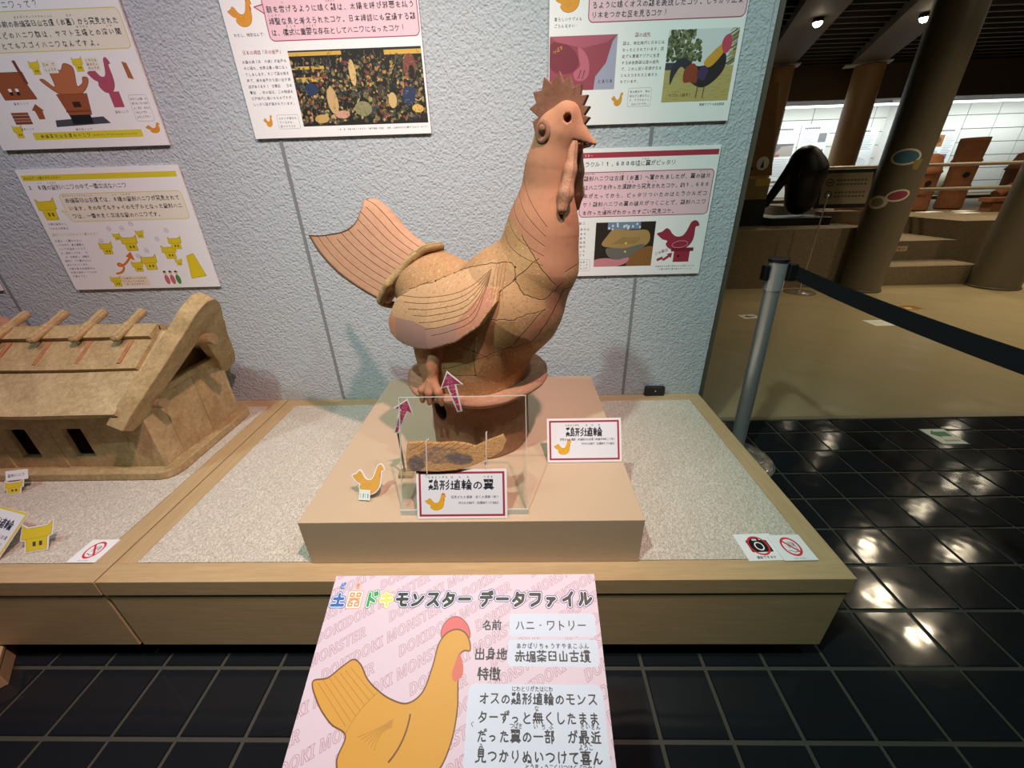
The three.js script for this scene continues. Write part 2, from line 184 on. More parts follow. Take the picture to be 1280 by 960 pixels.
// composed characters: H left | right, T top / bottom, S walk radical around, O outer + inner in a box
const K = {
  '昜': ['T', '日', '0_', 0.42], '0_': '03 k3/~63 49 0d/56 i6 hj ei/~96 6d 2h/~d6 ad 6j', '寺': ['T', '土', '寸', 0.45], '貝': ['T', '目', '八', 0.72], '異': ['T', '田', '共', 0.45], '乕': ['T', '尸', '出', 0.4],
  '鶏': ['H', ['T', '爫', '夫', 0.42], '鳥', 0.46], '形': ['H', '开', '彡', 0.58], '埴': ['H', '土', '直', 0.36], '輪': ['H', '車', '侖', 0.45], '翼': ['T', '羽', '異', 0.36], '部': ['H', ['T', '立', '口', 0.52], '阝', 0.6], '最': ['T', '日', ['H', '耳', '又', 0.5], 0.4], '近': ['S', '斤'],
  '喜': ['T', '士', ['T', '口', ['T', '䒑', '口', 0.4], 0.36], 0.28], '見': ['T', '目', '儿', 0.64], '器': ['T', ['H', '口', '口', 0.5], ['T', '大', ['H', '口', '口', 0.5], 0.46], 0.34], '前': ['T', '䒑', ['H', '月', '刂', 0.55], 0.32], '地': ['H', '土', '也', 0.36], '特': ['H', '牛', '寺', 0.4],
  '徴': ['H', '彳', ['H', ['T', '山', '王', 0.4], '攵', 0.48], 0.26], '堀': ['H', '土', ['O', '尸', '出', [0.3, 0.45, 1, 1]], 0.36], '茶': ['T', '艹', ['T', '人', '木', 0.42], 0.26], '古': ['T', '十', '口', 0.5], '墳': ['H', '土', ['T', '卉', '貝', 0.34], 0.36], '椅': ['H', '木', ['T', '大', '可', 0.42], 0.42], '群': ['H', ['T', '尹', '口', 0.55], '羊', 0.5],
  '権': ['H', '木', ['T', '二', '隹', 0.22], 0.4], '深': ['H', '氵', ['T', '宀', '木', 0.4], 0.3], '関': ['O', '門', ['T', '䒑', '大', 0.4], [0.22, 0.46, 0.78, 1]], '発': ['T', '癶', ['T', '二', '儿', 0.4], 0.42], '墓': ['T', '艹', ['T', '日', ['T', '大', '土', 0.5], 0.36], 0.22], '破': ['H', '石', '皮', 0.44], '作': ['H', '亻', '乍', 0.34], '遺': ['S', ['T', '虫', '貝', 0.38]],
  '跡': ['H', '足', '亦', 0.42], '約': ['H', '糸', '勺', 0.5], '所': ['H', '戸', '斤', 0.48], '場': ['H', '土', '昜', 0.36], '置': ['T', '罒', '直', 0.28], '後': ['H', '彳', ['T', '幺', '夂', 0.46], 0.32], '朝': ['H', ['T', '十', ['T', '日', '十', 0.55], 0.28], '月', 0.54], '告': ['T', '牛', '口', 0.55], '鳴': ['H', '口', '鳥', 0.34], '陽': ['H', '阝', '昜', 0.34], '呼': ['H', '口', '乎', 0.36],
  '邪': ['H', '牙', '阝', 0.6], '悪': ['T', '亜', '心', 0.56], '払': ['H', '扌', 'ム', 0.42], '神': ['H', 'ネ', '申', 0.44], '聖': ['T', ['H', '耳', '口', 0.5], '王', 0.58], '話': ['H', '言', '舌', 0.46], '登': ['T', '癶', '豆', 0.42], '儀': ['H', '亻', ['T', '羊', '我', 0.42], 0.28], '要': ['T', '西', '女', 0.45], '岩': ['T', '山', '石', 0.42],
  '隠': ['H', '阝', ['T', '爫', ['T', 'ヨ', '心', 0.5], 0.3], 0.34], '界': ['T', '田', '介', 0.45], '真': ['T', '直', '八', 0.8], '暗': ['H', '日', ['T', '立', '日', 0.5], 0.36], '声': ['T', '士', '尸', 0.42], '誘': ['H', '言', ['T', '木', '乃', 0.5], 0.44], '記': ['H', '言', '己', 0.48], '書': ['T', '聿', '日', 0.58], '紀': ['H', '糸', '己', 0.5], '絵': ['H', '糸', ['T', '人', '云', 0.4], 0.46],
  '物': ['H', '牛', '勿', 0.42], '語': ['H', '言', ['T', '五', '口', 0.5], 0.46], '江': ['H', '氵', '工', 0.36], '時': ['H', '日', '寺', 0.38], '代': ['H', '亻', '弋', 0.36], '描': ['H', '扌', ['T', '艹', '田', 0.34], 0.38], '現': ['H', '王', '見', 0.38], '祖': ['H', 'ネ', '且', 0.46], '弥': ['H', '弓', '尓', 0.42], '伝': ['H', '亻', '云', 0.34], '息': ['T', '目', '心', 0.6],
  '野': ['H', '里', '予', 0.5], '系': ['T', '一', '糸', 0.12], '統': ['H', '糸', ['T', '云', '儿', 0.5], 0.46], '家': ['T', '宀', '豕', 0.34], '棟': ['H', '木', '東', 0.4], '番': ['T', '釆', '田', 0.54], '派': ['H', '氵', '𠂢', 0.3], '別': ['H', ['T', '口', '力', 0.42], '刂', 0.58], '分': ['T', '八', '刀', 0.45], '撮': ['H', '扌', ['T', '日', ['H', '耳', '又', 0.5], 0.4], 0.34], '影': ['H', ['T', '日', '示', 0.42], '彡', 0.62], '注': ['H', '氵', '王', 0.3], '意': ['T', '立', ['T', '日', '心', 0.45], 0.32],
  '蹴': ['H', '足', '亦', 0.42], '爪': ['O', '爫', '八', [0, 0.3, 1, 1]], '素': ['T', '王', '糸', 0.4],
};
const WALK = '32 65/28 6a 4f/~1h 7i ji';
const SMALL = { 'ャ': 'ヤ', 'ッ': 'ツ', 'ァ': 'ア', 'ィ': 'イ', 'ゃ': 'や', 'っ': 'つ', 'ょ': 'よ', 'ゅ': 'よ' };
const VOICED = {}; 'がか ぎき ぐく げけ ごこ ざさ じし ずす ぜせ だた でて どと ばは びひ ぶふ べへ ぼほ ゴコ ジシ ズス ダタ ヅツ デテ ドト ビヒ ブフ グク'.split(' ').forEach((p) => { const [a, b] = [...p]; VOICED[a] = b; });
const glyphs = new Map();
function parseStrokes(s) {
  return s.split('/').map((st) => {
    const curved = st[0] === '~', pts = (curved ? st.slice(1) : st).split(' ').map((q) => [parseInt(q[0], 36) / 20, parseInt(q[1], 36) / 20]);
    if (!curved || pts.length < 3) return pts;
    const c = new THREE.CatmullRomCurve3(pts.map(([x, y]) => V3(x, y, 0)), false, 'centripetal');
    return c.getPoints(pts.length * 5).map((p) => [p.x, p.y]);
  });
}
const fit = (strokes, x0, y0, x1, y1) => strokes.map((s) => s.map(([x, y]) => [x0 + x * (x1 - x0), y0 + y * (y1 - y0)]));
function compose(k) {
  if (typeof k === 'string') return glyph(k);
  if (k[0] === 'H') return [...fit(compose(k[1]), 0, 0, k[3] - 0.02, 1), ...fit(compose(k[2]), k[3] + 0.02, 0, 1, 1)];
  if (k[0] === 'T') return [...fit(compose(k[1]), 0, 0, 1, k[3]), ...fit(compose(k[2]), 0, k[3] + 0.02, 1, 1)];
  if (k[0] === 'S') return [...parseStrokes(WALK), ...fit(compose(k[1]), 0.34, 0.02, 0.98, 0.82)];
  return [...compose(k[1]), ...fit(compose(k[2]), ...k[3])];
}
function glyph(ch) {
  if (glyphs.has(ch)) return glyphs.get(ch);
  let out = null;
  if (G[ch]) out = parseStrokes(G[ch]);
  else if (typeof K[ch] === 'string') out = parseStrokes(K[ch]);
  else if (K[ch]) out = compose(K[ch]);
  else if (SMALL[ch]) out = fit(glyph(SMALL[ch]), 0.12, 0.36, 0.78, 1);
  else if (ch === 'ピ') out = [...glyph('ヒ'), ...parseStrokes('~h1 i2 h3 g2 h1')];
  else if (ch === 'パ') out = [...glyph('ハ'), ...parseStrokes('~h1 i2 h3 g2 h1')];
  else if (VOICED[ch]) out = [...glyph(VOICED[ch]), ...parseStrokes('f1 g4/i0 j3')];
  glyphs.set(ch, out); return out;
}
function strokeText(x, str, px, py, size, w, color, o = {}) {   // px, py: left and middle of the line
  const adv = size * (o.adv || 1.06); let cx = o.align === 'right' ? px - adv * [...str].length : o.align === 'center' ? px - adv * [...str].length / 2 : px;
  x.save(); x.lineCap = x.lineJoin = 'round'; x.strokeStyle = x.fillStyle = color; x.lineWidth = size * w;
  const sx = o.sx || 1;
  for (const c0 of str) {
    const ch = c0 >= '０' && c0 <= '９' ? String.fromCharCode(c0.charCodeAt(0) - 0xfee0) : c0, g = glyph(ch);
    if (g) {
      x.beginPath();
      for (const s of g) s.forEach(([a, b], i) => { const X = cx + (a - 0.5) * size * 0.92 * sx + size / 2, Y = py + (b - 0.5) * size * 0.92; i ? x.lineTo(X, Y) : x.moveTo(X, Y); if (s.length === 1 || (s.length === 2 && s[0][0] === s[1][0] && s[0][1] === s[1][1])) x.lineTo(X + 0.1, Y); });
      x.stroke();
    } else if (ch !== ' ' && ch !== '　') { x.font = `bold ${size * 0.95}px sans-serif`; x.textBaseline = 'middle'; x.textAlign = 'center'; x.fillText(ch, cx + adv / 2, py); }
    cx += adv;
  }
  x.restore();
}
// a line stretched to run from xa to xb
function lineText(x, str, xa, xb, y, size, w, color) { strokeText(x, str, xa, y, size, w, color, { adv: (xb - xa) / [...str].length / size }); }
function canvas(w, h, bg) { const c = document.createElement('canvas'); c.width = w; c.height = h; const x = c.getContext('2d'); x.fillStyle = bg; x.fillRect(0, 0, w, h); return [c, x]; }
function canvasTex(c) { const t = new THREE.CanvasTexture(c); t.colorSpace = THREE.SRGBColorSpace; t.anisotropy = 8; return t; }
const rrect = (x, a, b, w, h, r) => { x.beginPath(); x.roundRect(a, b, w, h, r); };
const poly = (x, pts, fill, stroke, lw) => { x.beginPath(); pts.forEach((p, i) => (i ? x.lineTo(...p) : x.moveTo(...p))); x.closePath(); if (fill) { x.fillStyle = fill; x.fill(); } if (stroke) { x.strokeStyle = stroke; x.lineWidth = lw; x.lineJoin = 'round'; x.stroke(); } };
const curvePts = (pts, closed = true) => new THREE.CatmullRomCurve3(pts.map(([a, b]) => V3(a, b, 0)), closed, 'centripetal').getPoints(pts.length * 8).map((p) => [p.x, p.y]);
// plain clay-rooster outline in a unit box (0..1, y down)
const ROOSTER = [[0.0, 0.40], [0.12, 0.35], [0.20, 0.27], [0.27, 0.30], [0.36, 0.42], [0.46, 0.49], [0.60, 0.48], [0.68, 0.38], [0.74, 0.22], [0.78, 0.12], [0.86, 0.08], [0.93, 0.13], [0.96, 0.21], [0.89, 0.23], [0.88, 0.36], [0.88, 0.50], [0.84, 0.66], [0.74, 0.78], [0.60, 0.84], [0.44, 0.84], [0.31, 0.78], [0.24, 0.68], [0.27, 0.60], [0.14, 0.54], [0.05, 0.46]];
function rooster(x, X, Y, W, H, fill, line, comb) {
  const T = (p) => [X + p[0] * W, Y + p[1] * H];
  if (comb) { poly(x, curvePts([[0.76, 0.16], [0.77, 0.07], [0.82, 0.02], [0.88, 0.02], [0.93, 0.07], [0.94, 0.14], [0.86, 0.10]]).map(T), comb); }
  poly(x, curvePts(ROOSTER).map(T), fill, line, Math.max(1, W * 0.012));
  if (line) {
    x.strokeStyle = line; x.lineWidth = Math.max(0.6, W * 0.006); x.globalAlpha = 0.5;
    for (let i = 1; i < 6; i++) { x.beginPath(); x.moveTo(...T([0.03 + i * 0.034, 0.41 - i * 0.02])); x.lineTo(...T([0.24 + i * 0.022, 0.58 - i * 0.032])); x.stroke(); }
    for (let i = 0; i < 4; i++) { x.beginPath(); x.moveTo(...T([0.60, 0.56 + i * 0.02])); x.lineTo(...T([0.33 + i * 0.05, 0.62 + i * 0.045])); x.stroke(); }
    x.globalAlpha = 1;
  }
  if (comb) poly(x, curvePts([[0.875, 0.24], [0.91, 0.30], [0.895, 0.40], [0.865, 0.41], [0.855, 0.32]]).map(T), comb);
}
// plain pitched-roof house in a unit box
function houseMark(x, X, Y, W, H, fill, line, win) {
  const T = (p) => [X + p[0] * W, Y + p[1] * H];
  poly(x, [[0.05, 0.05], [0.2, 0.18], [0.82, 0.16], [1, 0.0], [0.94, 0.5], [0.82, 0.55], [0.8, 1], [0.16, 1], [0.14, 0.58], [0, 0.55]].map(T), fill, line, Math.max(0.8, W * 0.02));
  x.strokeStyle = line; x.lineWidth = Math.max(0.6, W * 0.012); x.beginPath(); x.moveTo(...T([0.06, 0.56])); x.lineTo(...T([0.9, 0.54])); x.stroke();
  x.fillStyle = win; for (const u of [0.36, 0.56]) x.fillRect(X + u * W, Y + 0.68 * H, W * 0.1, H * 0.16);
}
// ---------------------------------------------------------------- prints
const PW = 1400, PH = 1012;
const INK = '#2b2a33', PINKBOX = '#f0c9d6', PINKLINE = '#a33a5c', YELBOX = '#efeadb', YELLINE = '#d9d27a';
function poster(draw) { const [c, x] = canvas(PW, PH, '#f3f4f7'); draw(x, (u, v) => [u * PW, v * PH]); return canvasTex(c); }
function bubble(x, u0, v0, u1, v1, fill, line, tail) {
  x.lineWidth = 6; x.strokeStyle = line; x.fillStyle = fill; rrect(x, u0 * PW, v0 * PH, (u1 - u0) * PW, (v1 - v0) * PH, 34); x.fill(); x.stroke();
  if (tail) { poly(x, tail.map(([a, b]) => [a * PW, b * PH]), fill, line, 6); x.fillStyle = fill; x.fillRect(u0 * PW + 4, (v0 + 0.04) * PH, 20, (v1 - v0 - 0.08) * PH); }
}
const L = (x, s, u0, u1, v, size = 40, w = 0.1, col = INK) => lineText(x, s, u0 * PW, u1 * PW, v * PH, size, w, col);
const small = (x, lines, u0, u1, v0, dv, size = 22, col = '#3a3940') => lines.forEach((s, i) => lineText(x, s, u0 * PW, (u0 + (u1 - u0) * Math.min(1, [...s].length / [...lines[0]].length)) * PW, (v0 + i * dv) * PH, size, 0.09, col));
const ruby = (x, s, u0, u1, v, size = 15) => lineText(x, s, u0 * PW, u1 * PW, v * PH, size, 0.1, '#55535c');
const brown = ['#9b5635', '#7d4229', '#b86f49'];
const P1 = poster((x) => {
  L(x, 'スゴイハニワって？', 0.22, 0.585, 0.118, 46, 0.075);
  bubble(x, 0.02, 0.155, 0.985, 0.385, YELBOX, YELLINE);
  L(x, '今から約1,600年前の赤堀茶臼山古墳（お墓）から発見された', 0.03, 0.965, 0.224, 40);
  L(x, '家や椅子、鶏などのハニワ群は、ヤマト王権との深い関', 0.06, 0.965, 0.286, 40);
  L(x, 'わりを示す、とてもスゴイハニワなんですよ。', 0.06, 0.84, 0.345, 40);
  ruby(x, 'あかぼりちゃうすやまこふん', 0.42, 0.63, 0.188); ruby(x, 'はか', 0.7, 0.735, 0.188); ruby(x, 'おうけん', 0.73, 0.8, 0.253); ruby(x, 'ふか', 0.89, 0.93, 0.253);
  // printed pictures of clay pieces
  poly(x, [[0.13, 0.5], [0.33, 0.5], [0.335, 0.57], [0.325, 0.57], [0.345, 0.655], [0.345, 0.67], [0.16, 0.67], [0.15, 0.57], [0.12, 0.57]].map(([a, b]) => [a * PW, b * PH]), brown[0], brown[1], 3);
  poly(x, [[0.3, 0.43], [0.318, 0.43], [0.335, 0.575], [0.315, 0.575]].map(([a, b]) => [a * PW, b * PH]), brown[1]);
  x.fillStyle = '#f3f4f7'; for (const u of [0.205, 0.245]) x.fillRect(u * PW, 0.6 * PH, 0.018 * PW, 0.026 * PH); x.fillStyle = '#241a14'; for (const u of [0.205, 0.245]) x.fillRect(u * PW, 0.62 * PH, 0.018 * PW, 0.022 * PH);
  poly(x, curvePts([[0.41, 0.55], [0.43, 0.55], [0.475, 0.6], [0.48, 0.53], [0.475, 0.47], [0.505, 0.455], [0.545, 0.5], [0.58, 0.46], [0.62, 0.48], [0.605, 0.6], [0.64, 0.58], [0.655, 0.545], [0.68, 0.55], [0.66, 0.6], [0.6, 0.65], [0.5, 0.65], [0.45, 0.61]]).map(([a, b]) => [a * PW, b * PH]), brown[2], brown[1], 4);
  poly(x, [[0.465, 0.645], [0.64, 0.645], [0.62, 0.78], [0.49, 0.79]].map(([a, b]) => [a * PW, b * PH]), brown[0], brown[1], 3);
  x.fillStyle = '#3a2114'; x.fillRect(0.535 * PW, 0.695 * PH, 0.045 * PW, 0.035 * PH); x.fillStyle = brown[1]; x.fillRect(0.48 * PW, 0.75 * PH, 0.145 * PW, 0.012 * PH);
  poly(x, [[0.395, 0.81], [0.68, 0.795], [0.71, 0.84], [0.385, 0.855]].map(([a, b]) => [a * PW, b * PH]), '#4a4b55'); x.fillStyle = '#1a1a1e'; x.fillRect(0.49 * PW, 0.78 * PH, 0.12 * PW, 0.06 * PH);
  rooster(x, 0.69 * PW, 0.41 * PH, 0.15 * PW, 0.28 * PH, '#b2526a', '#7d2f45'); x.fillStyle = '#b2526a'; x.fillRect(0.765 * PW, 0.64 * PH, 0.06 * PW, 0.1 * PH);
  houseMark(x, 0.385 * PW, 0.43 * PH, 0.06 * PW, 0.09 * PH, '#e2cf2c', '#a79718', '#6d6210'); houseMark(x, 0.63 * PW, 0.42 * PH, 0.06 * PW, 0.09 * PH, '#e2cf2c', '#a79718', '#6d6210'); houseMark(x, 0.12 * PW, 0.83 * PH, 0.06 * PW, 0.09 * PH, '#e2cf2c', '#a79718', '#6d6210');
  for (const [u, v, w, h] of [[0.455, 0.44, 0.08, 0.075], [0.7, 0.43, 0.075, 0.08]]) { x.fillStyle = YELBOX; rrect(x, u * PW, v * PH, w * PW, h * PH, 8); x.fill(); }
  small(x, ['王の館で', 'しょうか'], 0.462, 0.53, 0.462, 0.03, 20); small(x, ['こちらは', '家のピッ', 'タルです'], 0.706, 0.77, 0.445, 0.024, 18);
  poly(x, [[0.9, 0.46], [0.925, 0.47], [0.935, 0.57], [0.905, 0.56]].map(([a, b]) => [a * PW, b * PH]), '#a86a3c');
  for (let i = 0; i < 4; i++) { x.fillStyle = brown[i % 2]; x.fillRect(0.155 * PW, (0.752 + i * 0.02) * PH, 0.1 * PW, 0.018 * PH); }
  poly(x, [[0.285, 0.74], [0.32, 0.7], [0.355, 0.745], [0.345, 0.745], [0.34, 0.8], [0.305, 0.8], [0.3, 0.745]].map(([a, b]) => [a * PW, b * PH]), brown[0]);
  small(x, ['家形ハニワ'], 0.2, 0.29, 0.695, 0.03, 18); small(x, ['椅子形ハニワ'], 0.49, 0.59, 0.875, 0.03, 18); small(x, ['鶏形ハニワ'], 0.76, 0.84, 0.77, 0.03, 18); small(x, ['家形ハニワ'], 0.17, 0.25, 0.862, 0.03, 16);
  x.strokeStyle = '#8b8b93'; x.lineWidth = 2; rrect(x, 0.865 * PW, 0.665 * PH, 0.105 * PW, 0.17 * PH, 18); x.stroke();
  small(x, ['わたくしの家族も', '見つかっています', 'よ。また会えたら', 'うれしいですね。', 'よろしくです～'], 0.872, 0.965, 0.69, 0.029, 17);
  rooster(x, 0.9 * PW, 0.84 * PH, 0.09 * PW, 0.09 * PH, '#e59a2e', '#9b6316');
  x.fillStyle = '#ddd336'; x.fillRect(0.225 * PW, 0.888 * PH, 0.645 * PW, 0.05 * PH); L(x, '赤堀茶臼山古墳のハニワ', 0.265, 0.57, 0.913, 27, 0.1); small(x, ['あかぼりちゃうすやまこふんのすごいハニワたち'], 0.58, 0.84, 0.915, 0.03, 13);
});
const P2 = poster((x) => {
  x.fillStyle = '#ddd034'; x.fillRect(0.02 * PW, 0.045 * PH, 0.957 * PW, 0.042 * PH); L(x, 'みんなで！土器ドキモンスター', 0.03, 0.26, 0.066, 22, 0.1, '#4d4a1c');
  L(x, '2．８棟の家形ハニワの中で一番立派なハニワ', 0.025, 0.645, 0.138, 42, 0.08);
  ruby(x, 'とう　　いえがた', 0.1, 0.22, 0.105); ruby(x, 'りっぱ', 0.47, 0.53, 0.105);
  houseMark(x, 0.025 * PW, 0.215 * PH, 0.125 * PW, 0.175 * PH, '#e4d02a', '#9c8d18', '#6d6210');
  bubble(x, 0.195, 0.192, 0.965, 0.41, YELBOX, YELLINE, [[0.2, 0.33], [0.165, 0.32], [0.2, 0.37]]);
  L(x, '赤堀茶臼山古墳では、８棟の家形ハニワが発見されて', 0.22, 0.945, 0.242, 40);
  L(x, 'います。その中でもチャイのモデルとなった家形ハニ', 0.22, 0.945, 0.304, 40);
  L(x, 'ワは、一番大きく立派な家のハニワです。', 0.22, 0.8, 0.366, 40);
  ruby(x, 'あかぼりちゃうすやまこふん', 0.215, 0.41, 0.207); ruby(x, 'とう　いえがた', 0.53, 0.65, 0.207);
  small(x, ['８棟の家形ハニ', 'ワの中の特別な'], 0.035, 0.16, 0.425, 0.036, 20);
  L(x, '家形ハニワはどのように置かれた？', 0.03, 0.335, 0.512, 24, 0.08, '#a9a25e');
  small(x, ['古墳の上に置かれたハ', 'ニワの中で、最も重要な', 'ハニワが家形ハニワで', 'す。家形ハニワは、有力', '者の館を表現し、神聖な', '場所に並べて置かれたと', '考えられています。', '８棟の家は赤堀茶臼山', '古墳の家形ハニワの中', 'で最大です。'], 0.025, 0.205, 0.565, 0.0345, 20);
  for (const [u, v, s] of [[0.3, 0.58, 0.09], [0.42, 0.51, 0.05], [0.46, 0.53, 0.11], [0.575, 0.49, 0.055], [0.46, 0.75, 0.08], [0.535, 0.7, 0.11], [0.7, 0.62, 0.1], [0.765, 0.55, 0.09], [0.76, 0.74, 0.05], [0.27, 0.88, 0.08]]) houseMark(x, u * PW, v * PH, s * PW, s * 1.2 * PH, '#e4d02a', '#8d8016', '#6d6210');
  poly(x, [[0.85, 0.72], [0.9, 0.7], [0.935, 0.9], [0.83, 0.92]].map(([a, b]) => [a * PW, b * PH]), '#e4d02a', '#8d8016', 3);
  for (const [u, v] of [[0.33, 0.575], [0.415, 0.475], [0.5, 0.475], [0.57, 0.41 + 0.03], [0.7, 0.57], [0.78, 0.5], [0.53, 0.71], [0.6, 0.665]]) { x.fillStyle = '#fff'; x.strokeStyle = '#5d6fa8'; x.lineWidth = 3; x.beginPath(); x.arc(u * PW, v * PH, 17, 0, 7); x.fill(); x.stroke(); x.fillStyle = '#5d6fa8'; x.fillRect(u * PW - 9, v * PH - 3, 18, 6); }
  x.strokeStyle = '#dc7a26'; x.lineWidth = 18; x.beginPath(); x.moveTo(0.33 * PW, 0.86 * PH); x.bezierCurveTo(0.4 * PW, 0.86 * PH, 0.42 * PW, 0.78 * PH, 0.38 * PW, 0.77 * PH); x.bezierCurveTo(0.35 * PW, 0.78 * PH, 0.38 * PW, 0.84 * PH, 0.47 * PW, 0.72 * PH); x.stroke();
  poly(x, [[0.49, 0.67], [0.495, 0.75], [0.445, 0.71]].map(([a, b]) => [a * PW, b * PH]), '#dc7a26');
  x.fillStyle = '#f0e3cd'; rrect(x, 0.345 * PW, 0.885 * PH, 0.185 * PW, 0.09 * PH, 10); x.fill(); small(x, ['この家形ハニワの中は', 'どうなっているのか、', '展示品をさがそう！'], 0.352, 0.52, 0.905, 0.027, 18);
  for (const [i, col] of ['#c9696f', '#c9696f', '#4c8f4f'].entries()) { const u = 0.66 + i * 0.038; x.fillStyle = col; x.beginPath(); x.ellipse(u * PW, 0.925 * PH, 22, 44, 0, 0, 7); x.fill(); x.fillStyle = '#e7c3a2'; x.beginPath(); x.arc(u * PW, 0.865 * PH, 15, 0, 7); x.fill(); x.fillStyle = '#33241c'; x.beginPath(); x.arc(u * PW, 0.86 * PH, 15, 3.1, 6.3); x.fill(); }
});
const P3 = poster((x) => {
  x.fillStyle = '#a8364a'; x.fillRect(0.01 * PW, 0.03 * PH, 0.98 * PW, 0.036 * PH); L(x, '１．神聖な鳥だった鶏', 0.03, 0.4, 0.11, 42, 0.08);
  bubble(x, 0.215, 0.165, 0.992, 0.41, PINKBOX, PINKLINE, [[0.216, 0.21], [0.17, 0.222], [0.216, 0.26]]);
  L(x, '朝を告げるように鳴く鶏は、太陽を呼び邪悪を払う', 0.228, 0.982, 0.238, 40); L(x, '神聖な鳥と考えられたコケ。日本神話にも登場する鶏', 0.228, 0.982, 0.302, 40); L(x, 'は、儀式に重要な存在としてハニワになったコケ！', 0.228, 0.925, 0.363, 40);
  ruby(x, 'つ', 0.31, 0.33, 0.205); ruby(x, 'にわとり', 0.535, 0.585, 0.205); ruby(x, 'じゃあく', 0.78, 0.86, 0.205); ruby(x, 'しんせい', 0.23, 0.3, 0.27); ruby(x, 'ぎしき', 0.31, 0.37, 0.332); ruby(x, 'じゅうよう', 0.4, 0.47, 0.332);
  rooster(x, 0.03 * PW, 0.165 * PH, 0.135 * PW, 0.19 * PH, '#e09a2b', '#a46a18', '#c95b3a'); small(x, ['わたし、特別なんで…'], 0.03, 0.2, 0.37, 0.03, 22);
  L(x, '日本の神話「天の岩戸」', 0.05, 0.265, 0.469, 27, 0.085, '#8e3450');
  small(x, ['太陽の神（天照大神）が岩戸の', '中に隠れ、世界は真っ暗になっ', 'てしまします。そこで鶏の鳴き', '声で、神を岩戸から誘い出す神', '話があります（『古事記』『日本', '書紀』。右の絵は、この物語を', '江戸時代に描いたものですが、', 'しっかり鶏が描かれています。'], 0.036, 0.275, 0.523, 0.0365, 21);
  // a busy old colour print: patches only
  const [a, b, w, h] = [0.29 * PW, 0.468 * PH, 0.7 * PW, 0.462 * PH]; x.save(); x.beginPath(); x.rect(a, b, w, h); x.clip(); x.fillStyle = '#1d1812'; x.fillRect(a, b, w, h);
  x.fillStyle = '#d3ad4e'; for (const [p, q, r, s] of [[0, 0.02, 0.4, 0.05], [0, 0.2, 0.25, 0.04], [0.02, 0.34, 0.2, 0.06], [0.72, 0.03, 0.28, 0.06]]) x.fillRect(a + p * w, b + q * h, r * w, s * h);
  const cols = ['#c7a85a', '#5a5540', '#3a3527', '#8a7a4a', '#2e3a55', '#93413c', '#b98b5a', '#6b6a4d', '#171310', '#d6b97a', '#4d5138'];
  for (let i = 0; i < 900; i++) { const p = rnd(), q = 0.1 + rnd() * 0.86; x.fillStyle = cols[Math.floor(rnd() * cols.length)]; x.globalAlpha = 0.85; x.beginPath(); x.ellipse(a + p * w, b + q * h, 4 + rnd() * 20 * (0.4 + q * 0.7), 3 + rnd() * 11, rnd() * 3, 0, 7); x.fill(); }
  x.globalAlpha = 1; for (const [p, q, r, s, c] of [[0.46, 0.3, 24, 80, '#d8b67c'], [0.27, 0.66, 40, 84, '#c9a876'], [0.5, 0.78, 66, 48, '#8c8a63'], [0.33, 0.85, 56, 26, '#cf9c86'], [0.12, 0.5, 52, 38, '#25365a'], [0.87, 0.62, 50, 60, '#28375c'], [0.93, 0.8, 44, 26, '#d8b45c'], [0.9, 0.25, 48, 78, '#7c4338'], [0.91, 0.32, 24, 42, '#14110e'], [0.74, 0.68, 32, 50, '#d1b077'], [0.16, 0.9, 56, 28, '#c4a463'], [0.66, 0.55, 28, 38, '#463f33']]) { x.fillStyle = c; x.beginPath(); x.ellipse(a + p * w, b + q * h, r, s, 0.2 * (p - 0.5), 0, 7); x.fill(); }
  for (let i = 0; i < 420; i++) { const p = rnd(), q = rnd(); x.strokeStyle = rnd() < 0.5 ? '#17120c' : '#cdb26c'; x.lineWidth = 1.4; x.beginPath(); x.moveTo(a + p * w, b + q * h); x.quadraticCurveTo(a + p * w + rnd() * 40 - 20, b + q * h + rnd() * 30, a + p * w + rnd() * 50 - 25, b + q * h + rnd() * 40); x.stroke(); }
  x.restore(); small(x, ['一中三目　中年４年（1857）「岩戸神話ノ天地」　出所：土地天中天大王書デジタルアーカイブ'], 0.477, 0.98, 0.956, 0.03, 14);
  rooster(x, 0.07 * PW, 0.84 * PH, 0.055 * PW, 0.1 * PH, '#e09a2b', '#a46a18'); x.strokeStyle = '#8b8b93'; x.lineWidth = 2; rrect(x, 0.15 * PW, 0.85 * PH, 0.12 * PW, 0.09 * PH, 14); x.stroke(); small(x, ['ふたりが描かれ', 'ているかも。', '見つけてコケ'], 0.158, 0.262, 0.872, 0.026, 17);
});
